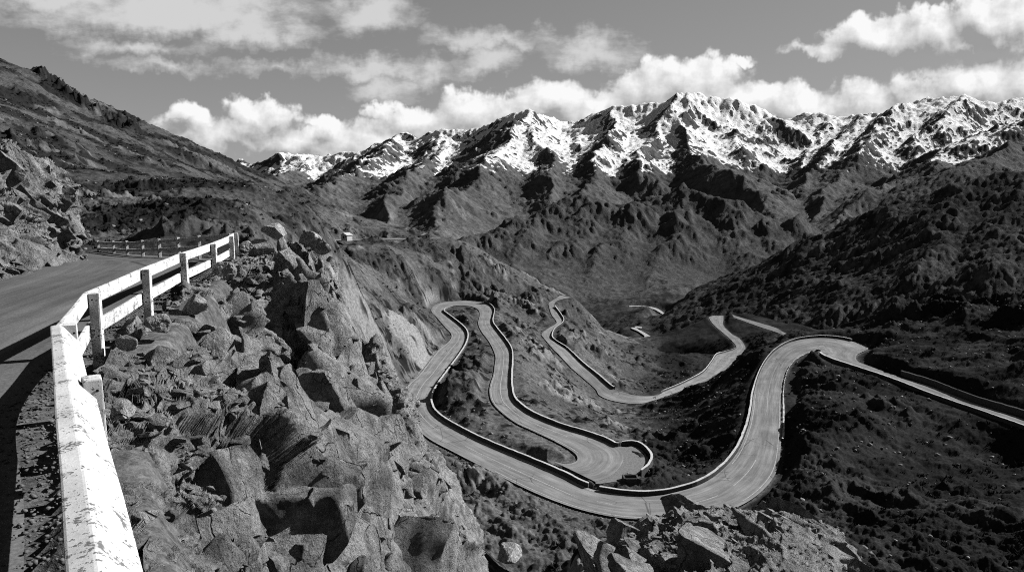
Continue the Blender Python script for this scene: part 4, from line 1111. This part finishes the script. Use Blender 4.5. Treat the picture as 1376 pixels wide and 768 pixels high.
dd = np.r_[(smooth(.8, .97, np.abs(n[..., 2])) * .8).ravel(), np.zeros(len(V) - CU.shape[0] * CU.shape[1])]
tag(mesh_obj('cut_bank', V, Fq, M['cut'], attrs={'dust': dd}, smooth_shade=False), kind='structure')

def stone_field(name, C, size, mat, seed):
    "many small stones as one scatter"
    r = np.random.default_rng(seed); n = len(C)
    T = O6[None] * r.uniform(.55, 1.3, (n, 8, 3)) * size[:, None, None] * np.array([1.1, .9, .65])
    a = r.uniform(0, 6.28, n); ca, sa = np.cos(a)[:, None], np.sin(a)[:, None]
    T = np.stack([T[..., 0] * ca - T[..., 1] * sa, T[..., 0] * sa + T[..., 1] * ca, T[..., 2]], -1) + C[:, None]
    return tag(mesh_obj(name, T.reshape(-1, 3), (F6[None] + 8 * np.arange(n)[:, None, None]).reshape(-1, 3), mat, smooth_shade=False), kind='stuff')
r_ = np.random.default_rng(8)
k_ = (np.minimum(r_.beta(1.0, 2.2, 4200), .999) * (len(NRt) - 40)).astype(int)
dn = (NRt - NL); dn /= np.linalg.norm(dn, axis=1)[:, None]
off_ = r_.normal(.2, .10, len(k_)); lf = r_.uniform(size=len(k_)) < .3
C_ = np.where(lf[:, None], NL[k_] - dn[k_] * off_[:, None] * 1.8, NRt[k_] + dn[k_] * off_[:, None])
tang = np.stack([-dn[k_, 1], dn[k_, 0], 0 * dn[k_, 0]], 1); C_ = C_ + tang * r_.uniform(-.3, .3, len(k_))[:, None]; C_[:, 2] += .012
stone_field('roadside_gravel', C_, np.exp(r_.uniform(math.log(.006), math.log(.028), len(k_))), M['chips'], 9)
# ------------------------------------------------------------------ guardrails
def box_mesh(name, c, ax, ay, az, mat, parent=None, bev=.012, wear=.004, seg=(1, 1, 6)):
    "bevelled timber: centre, three half-axis vectors, slightly worn"
    bm = bmesh.new(); bmesh.ops.create_cube(bm, size=2)
    A = np.array([ax, ay, az], float)
    for v in bm.verts:
        q = np.array(v.co) @ A + np.array(c); v.co = q
    bmesh.ops.bevel(bm, geom=bm.edges[:], offset=bev, segments=2, profile=.6, affect='EDGES')
    for v in bm.verts:
        v.co.x += random.uniform(-wear, wear); v.co.y += random.uniform(-wear, wear); v.co.z += random.uniform(-wear, wear)
    bmesh.ops.recalc_face_normals(bm, faces=bm.faces[:])
    me = bpy.data.meshes.new(name); bm.to_mesh(me); bm.free(); me.materials.append(mat)
    o = bpy.data.objects.new(name, me); COL.objects.link(o)
    if parent: o.parent = parent
    return o
def local(o_list, root):
    "children were built in world coordinates: shift their meshes to the root's frame"
    from mathutils import Matrix
    for o in o_list: o.data.transform(Matrix.Translation(-root.location))
def rail_profile(name, pts, prof, mat, parent, n=6):
    "beam through points with a cross-section of (outward offset, height) pairs"
    P = np.array(pts, float); out = []
    D = np.gradient(P[:, :2], axis=0); D /= np.linalg.norm(D, axis=1)[:, None]
    Nn = np.stack([D[:, 1], -D[:, 0]], 1)
    V = []
    for i in range(len(P)):
        for (o, z) in prof: V.append([P[i, 0] + Nn[i, 0] * o, P[i, 1] + Nn[i, 1] * o, P[i, 2] + z])
    k = len(prof); Fq = []
    for i in range(len(P) - 1):
        for j in range(k): Fq.append((i * k + j, i * k + (j + 1) % k, (i + 1) * k + (j + 1) % k, (i + 1) * k + j))
    Fq.append(tuple(range(k))[::-1]); Fq.append(tuple((len(P) - 1) * k + j for j in range(k)))
    bm = bmesh.new(); vs_ = [bm.verts.new(v) for v in V]
    for f in Fq: bm.faces.new([vs_[a] for a in f])
    bmesh.ops.recalc_face_normals(bm, faces=bm.faces[:])
    sharp = [e for e in bm.edges if len(e.link_faces) == 2 and e.calc_face_angle() > .4]
    bmesh.ops.bevel(bm, geom=sharp, offset=.012, segments=2, profile=.6, affect='EDGES')
    me = bpy.data.meshes.new(name); bm.to_mesh(me); bm.free(); me.materials.append(mat)
    o = bpy.data.objects.new(name, me); COL.objects.link(o); o.parent = parent
    return o
TOPZ = -1.355
posts = [(-3.32, 5.16), (-4.74, 7.12), (-5.94, 9.51), (-6.84, 12.58), (-7.73, 15.92), (-8.47, 19.23), (-9.36, 22.67), (-10.0, 24.66)]
g = empty('guardrail', (-5.94, 9.51, RG)); kids = []
tag(g, 'flaking white wooden guardrail with two boards and a heavy beam along the cliff edge', 'guardrail')
for i, (x, y) in enumerate(posts):
    a = np.array(posts[max(0, i - 1)]); b = np.array(posts[min(len(posts) - 1, i + 1)]); d = (b - a) / np.linalg.norm(b - a); n = np.array([d[1], -d[0]])
    zt = TOPZ - (.05 if i == 0 else 0) + random.uniform(-.012, .012); zb = RG - .35
    kids.append(box_mesh('post', (x + n[0] * .05, y + n[1] * .05, (zt + zb) / 2), (n[0] * .065, n[1] * .065, 0), (d[0] * .085, d[1] * .085, 0), (random.uniform(-.012, .012), random.uniform(-.012, .012), (zt - zb) / 2), M['paint'], g, .012, .003))
    for dz_ in (.09, .52, .60):
        for (fx_, fy_, ax_) in ((n[0] * .118, n[1] * .118, n), (-d[0] * .088, -d[1] * .088, d)):
            bm = bmesh.new(); bmesh.ops.create_cone(bm, cap_ends=True, segments=8, radius1=.011, radius2=.009, depth=.014)
            me = bpy.data.meshes.new('bolt'); bm.to_mesh(me); bm.free(); me.materials.append(M['dark'])
            from mathutils import Matrix
            q_ = Vector((ax_[0], ax_[1], 0)).to_track_quat('Z', 'Y').to_matrix().to_4x4()
            off2 = random.uniform(-.03, .03); tx = (d if ax_ is n else n)
            cpos = Vector((x + n[0] * (.05 if ax_ is d else 0) + fx_ + tx[0] * off2, y + n[1] * (.05 if ax_ is d else 0) + fy_ + tx[1] * off2, zt - dz_))
            me.transform(Matrix.Translation(cpos - g.location) @ q_)
            bo = bpy.data.objects.new('bolt', me); COL.objects.link(bo); bo.parent = kids[-1]
def on(i, j, t, off, z):
    a, b = np.array(posts[i]), np.array(posts[j]); d = (b - a) / np.linalg.norm(b - a); n = np.array([d[1], -d[0]])
    q = a + (b - a) * t + n * off; return (q[0], q[1], z)
plank = [(-.085, 0), (-.03, 0), (-.03, -.205), (-.085, -.205)]
# boards between the posts, each from post to post
for i in range(1, 7):
    kids.append(rail_profile('top_board', [on(i, i + 1, -.02 + .02 * (i > 1), 0, TOPZ - .004 * (i % 2)), on(i, i + 1, .5, 0, TOPZ - .008), on(i, i + 1, .995, 0, TOPZ - .003)], plank, M['paint'], g))
    if i >= 1:
        kids.append(rail_profile('lower_board', [on(i, i + 1, 0.003, 0, -1.80 - .005 * (i % 2)), on(i, i + 1, .5, 0, -1.815), on(i, i + 1, .995, 0, -1.807)], plank, M['paint'], g))
# heavy chamfered beam in front
beam = [(0, 0), (.10, .012), (.125, -.004), (.262, -.175), (.25, -.235), (.0, -.22)]
bl = [(-4.86, 7.06, TOPZ - .01), (-3.85, 5.58, TOPZ - .012), (-3.38, 4.89, TOPZ - .012)]
kids.append(rail_profile('beam', bl[::-1], [(o * .92, z) for o, z in beam], M['paint'], g))
bl = [(-3.365, 4.868, TOPZ), (-2.83, 4.08, TOPZ), (-2.2, 3.17, TOPZ), (-1.63, 2.33, TOPZ), (-.9, 1.26, TOPZ), (-.2, .25, TOPZ)]
kids.append(rail_profile('beam', bl[::-1], beam, M['paint'], g))
bl = [(-4.86, 7.06, -1.81), (-3.38, 4.89, -1.81), (-1.63, 2.33, -1.81), (-.2, .25, -1.81)]
kids.append(rail_profile('lower_board', bl[::-1], [(.02, 0), (.075, 0), (.075, -.205), (.02, -.205)], M['paint'], g))
local(kids, g)
# the second run, closing the bend
g2 = empty('guardrail', (-17, 32, -2.9)); kids = []
tag(g2, 'low white guardrail on thin posts that closes the far side of the road bend', 'guardrail')
fx = [(-10.25, 24.9, -1.36, -2.3), (-12.3, 27.0, -1.60, -2.5), (-14.1, 29.0, -1.80, -2.65), (-16.0, 31.1, -2.0, -2.8), (-17.9, 33.2, -2.2, -2.95), (-19.9, 35.4, -2.38, -3.1), (-22.0, 37.8, -2.54, -3.25), (-24.3, 40.2, -2.68, -3.35)]
for i, (x, y, zt, zb) in enumerate(fx):
    if i == 0: continue
    d = np.array([-.66, .75]); n = np.array([.75, .66])
    kids.append(box_mesh('post', (x - n[0] * .09, y - n[1] * .09, (zt + zb - .2) / 2), (n[0] * .06, n[1] * .06, 0), (d[0] * .08, d[1] * .08, 0), (0, 0, (zt - zb + .25) / 2), M['paint'], g2))
for dz_, nm in ((0, 'top_board'), (-.36, 'lower_board')):
    for i in range(len(fx) - 1):
        a, b = fx[i], fx[i + 1]
        kids.append(rail_profile(nm, [(a[0], a[1], a[2] + dz_ - .02), ((a[0] + b[0]) / 2, (a[1] + b[1]) / 2, (a[2] + b[2]) / 2 + dz_ - .03), (b[0], b[1], b[2] + dz_ - .02)], [(-.07, 0), (.05, 0), (.05, -.13), (-.07, -.13)], M['paint'], g2))
local(kids, g2)

# ------------------------------------------------------------------ roadside walls
def wall_along(line, out, h, wd, drop, label, nm='roadside_wall', step=.9, cop=.07, cap=True, jit=.05):
    "dry stone wall along a polyline of world points; out = outward 2-D normals; whitewashed coping as its part"
    L = np.r_[0, np.cumsum(np.linalg.norm(np.diff(line, axis=0), axis=1))]
    n = max(3, int(L[-1] / step)); s = np.linspace(0, L[-1], n)
    C = np.stack([np.interp(s, L, line[:, k]) for k in range(3)], 1); O = np.stack([np.interp(s, L, out[:, k]) for k in range(2)], 1)
    O /= np.linalg.norm(O, axis=1)[:, None] + 1e-9
    r = np.random.default_rng(int(abs(line[0, 0]) * 7) + 3)
    hh = h * (1 + r.uniform(-jit, jit, n)) ; ww = wd * (1 + r.uniform(-.08, .08, n)); o0 = .12 + r.uniform(-.03, .03, n)
    def ring(offs):
        V = np.zeros((n, len(offs), 3))
        for j, (f, z) in enumerate(offs):
            V[:, j, :2] = C[:, :2] + O * (o0 + ww * f)[:, None]; V[:, j, 2] = C[:, 2] + (hh + z if z > -5 else -drop)
        return V
    def tube(V):
        k = V.shape[1]; Fq = []
        for i in range(n - 1):
            for j in range(k): Fq.append((i * k + j, (i + 1) * k + j, (i + 1) * k + (j + 1) % k, i * k + (j + 1) % k))
        Fq.append(tuple(range(k))); Fq.append(tuple((n - 1) * k + j for j in range(k))[::-1])
        return V.reshape(-1, 3), Fq
    V, Fq = tube(ring([(0, -9), (0, 0), (1, 0), (1.0, -9)]))
    o = mesh_obj(nm, V, Fq, M['wall'], smooth_shade=False); tag(o, label, 'wall')
    if cap:
        V, Fq = tube(ring([(-.03, .004), (-.03, cop), (1.03, cop), (1.03, .004)]))
        c = mesh_obj('coping', V, Fq, M['parapet'], o, smooth_shade=False)
    return o
def edge_line(key, side, c0, c1):
    L, R = ROADS[key]; n = {'A': 12, 'B': 10}[key]
    a, b = int(c0 * n), int(c1 * n)
    E = (L if side == 'L' else R)[a:b]; I = (R if side == 'L' else L)[a:b]
    return E, (E - I)[:, :2]
wall_along(*edge_line('A', 'R', 9.7, 25.7), .52, 0.34, 2.5, 'long pale topped stone wall round the outside of the big right hand bend')
wall_along(*edge_line('A', 'R', 26.05, 43.3), .58, 0.34, 1.5, 'stone wall along the inner side of the lower road, from the middle up the S bend to the top loop')
wall_along(*edge_line('A', 'L', 0.1, 8.9), .5, .4, 4.2, 'tall dark retaining wall with a white coping under the straight road on the right')
wall_along(*edge_line('A', 'L', 10.6, 18.2), .22, .3, 1., 'low broken kerb wall along the inside of the big right hand bend', jit=.5, cop=.06)
E, O = edge_line('A', 'R', 0.2, 5.2); O = O / np.linalg.norm(O, axis=1)[:, None]; E = E.copy(); E[:, :2] += O * 1.1
wall_along(E, O, .95, .6, 1., 'plain dark stone wall at the foot of the slope above the straight road on the right', cap=False)
wall_along(*edge_line('B', 'L', 3.0, 13.2), .6, .45, 1.5, 'stone wall beside the middle road that descends towards the ravine')
wall_along(*edge_line('B', 'L', 16.6, 24.0), .5, .45, 2., 'pale wall on the valley side of the middle road where it climbs out of the ravine')
PP = catmull(np.array([Pz(u, v, -40.05) for u, v in [(838, 597.5), (852, 597), (864, 603), (873, 615.5), (869, 627), (860, 635)]]), 8)
cen = PP.mean(0); cen[:2] += (np.array(Pz(820, 615, -40.05)) - cen)[:2] * .7
E, O = edge_line('A', 'L', 47.2, 62.6); O2 = (PP - cen)[:, :2]
O = O / np.linalg.norm(O, axis=1)[:, None]; O2 = O2 / np.linalg.norm(O2, axis=1)[:, None]
wall_along(np.vstack([E, PP]), np.vstack([O, O2]), .56, .34, 1.8, 'stone wall round the outer edge of the upper loop, ending in a hook round the gravel pullout')
# gravel pullout
q = np.array([Pz(u, v, -40.06) for u, v in [(822, 597), (840, 600), (852, 599), (863, 605), (871, 616), (867, 627), (858, 636), (846, 642), (822, 647), (800, 648), (815, 630), (820, 612)]])
cq = q.mean(0); N = len(q); ring_ = catmull(np.vstack([q, q[:1]]), 6)[:-1]
V = np.vstack([cq, ring_]); Fq = [(0, i + 1, (i + 1) % len(ring_) + 1) for i in range(len(ring_))]
tag(mesh_obj('gravel_pullout', V + np.array([0, 0, -.02]), Fq, M['gravel']), kind='structure')
# stone drain box by the wall
dr = Pz(847, 647, -40.25)
d0 = empty('stone_drain', tuple(dr)); kids = []
tag(d0, 'open stone drain box beside the wall below the gravel pullout', 'drain')
for (ox, oy, hx, hy) in [(-.95, 0, .14, .7), (.95, 0, .14, .7), (0, .7, 1.1, .14), (0, -.7, .8, .14)]:
    kids.append(box_mesh('side_wall', (dr[0] + ox, dr[1] + oy, dr[2] + .2), (hx, 0, 0), (0, hy, 0), (0, 0, .6), M['wall'], d0, .05, .03))
kids.append(box_mesh('shaft_floor', (dr[0], dr[1], dr[2] - .2), (.82, 0, 0), (0, .55, 0), (0, 0, .1), M['dark'], d0, .02, 0))
local(kids, d0)

# ------------------------------------------------------------------ small buildings on the spur road
def hut(name, base, w_, d_, h_, ang, label, door=True):
    r = empty(name, tuple(base)); tag(r, label, 'hut')
    bm = bmesh.new(); c, s = math.cos(ang), math.sin(ang)
    X = [(-w_, -d_), (w_, -d_), (w_, d_), (-w_, d_)]
    lo = [bm.verts.new((x, y, -.8)) for x, y in X]; hi = [bm.verts.new((x, y, h_)) for x, y in X]
    for i in range(4): bm.faces.new([lo[i], lo[(i + 1) % 4], hi[(i + 1) % 4], hi[i]])
    g0 = bm.verts.new((0, -d_, h_ * 1.45)); g1 = bm.verts.new((0, d_, h_ * 1.45))
    bm.faces.new([hi[0], hi[1], g0]); bm.faces.new([hi[2], hi[3], g1])
    me = bpy.data.meshes.new('wall'); bm.to_mesh(me); bm.free(); me.materials.append(M['plaster'])
    o = bpy.data.objects.new('wall', me); COL.objects.link(o); o.parent = r
    bm = bmesh.new(); e = .25
    for sx in (-1, 1):
        a = [bm.verts.new(v) for v in [(sx * (w_ + e), -d_ - e, h_ * .93), (sx * (w_ + e), d_ + e, h_ * .93), (0, d_ + e, h_ * 1.5), (0, -d_ - e, h_ * 1.5)]]
        bm.faces.new(a)
    me = bpy.data.meshes.new('roof'); bm.to_mesh(me); bm.free(); me.materials.append(M['roof'])
    o = bpy.data.objects.new('roof', me); COL.objects.link(o); o.parent = r
    m_ = o.modifiers.new('thickness', 'SOLIDIFY'); m_.thickness = .1
    for k, (x0, x1, z0, z1) in enumerate([(-.35 * w_, .1 * w_, 0, .75 * h_), (.4 * w_, .7 * w_, .4 * h_, .75 * h_)]):
        V = [(x0, -d_ - .03, z0), (x1, -d_ - .03, z0), (x1, -d_ - .03, z1), (x0, -d_ - .03, z1), (x0, -d_ + .05, z0), (x1, -d_ + .05, z0), (x1, -d_ + .05, z1), (x0, -d_ + .05, z1)]
        mesh_obj('door' if k == 0 else 'window', V, [(0, 1, 2, 3), (5, 4, 7, 6), (4, 0, 3, 7), (1, 5, 6, 2), (3, 2, 6, 7), (4, 5, 1, 0)], M['dark'], r, smooth_shade=False)
    r.rotation_euler = (0, 0, ang)
    return r
hut('hut', Pd(466, 320.3, 255), 1.6, 1.3, 1.4, -.6, 'small pale hut with a pitched roof beside the spur road')
hut('hut', Pd(572, 319.3, 300), 1.5, 1.2, 1.2, .5, 'low pale shelter at the far end of the spur road, where it leaves the ridge')

# ------------------------------------------------------------------ loose rocks that can be told apart
def boulder(base, size, seed, mat, squash=(1, 1, .75), res=4):
    bm = bmesh.new(); bmesh.ops.create_icosphere(bm, subdivisions=res, radius=1)
    r = np.random.default_rng(seed); P = np.array([v.co for v in bm.verts])
    for k in range(13):
        n = r.normal(size=3); n /= np.linalg.norm(n); t = r.uniform(.45, .85)
        dd = P @ n; over = np.maximum(dd - t, 0); P = P - over[:, None] * n * .96
    P = P * (1 + .06 * fbm3(P * 2.5 + seed, 3, 7)[:, None]) + .03 * fbm3(P * 7 + seed, 2, 9)[:, None]
    P = P * np.array(squash) * np.array(size)
    for v, q in zip(bm.verts, P): v.co = q
    me = bpy.data.meshes.new('boulder'); bm.to_mesh(me); bm.free(); me.materials.append(mat)
    a = me.attributes.new('dust', 'FLOAT', 'POINT')
    o = bpy.data.objects.new('boulder', me); COL.objects.link(o); o.location = base
    o.rotation_euler = (r.uniform(-.2, .2), r.uniform(-.2, .2), r.uniform(0, 6))
    return o
BL = [(300, 374, 18.6, .42, 'squat pale stone at the foot of the third guardrail post from the corner'),
      (322, 372, 19.4, .34, 'small upright stone just right of the pale stone by the guardrail'),
      (432, 331, 26.5, .42, 'white square stone standing at the back rim of the crag'),
      (414, 331, 26.2, .46, 'pale flat stone beside the white square stone on the rim'),
      (352, 333, 25.2, .55, 'largest of the pale rocks heaped behind the guardrail corner'),
      (371, 331, 25.6, .48, 'rounded pale rock on the right of the heap behind the guardrail corner'),
      (336, 337, 25.0, .40, 'small pale rock at the left of the heap behind the guardrail corner'),
      (683, 745, 60., 1.4, 'dark pointed boulder with a pale face low on the slope left of the knob'),
      (170, 462, 9.6, .17, 'small rounded stone on the ground by the guardrail post nearest the bend'),
      (215, 455, 10.6, .26, 'flat stone on the shelf between the second and third guardrail posts'),
      (262, 420, 13.35, .30, 'angular stone below the middle guardrail posts'),
      (165, 575, 6.1, .15, 'low stone on the gravel right of the heavy white beam')]
for i, (u, v, d, s, lab) in enumerate(BL):
    c = Pd(u, v, d)
    if d < 40:
        k = np.hypot(CRAG_V[:, 0] - c[0], CRAG_V[:, 1] - c[1]) < .35
        if k.any(): c[2] = max(c[2], CRAG_V[k, 2].max() + .25 * s)
    tag(boulder(c, s, 40 + i, M['boulder'], (1.1, .9, .8)), lab, 'boulder')
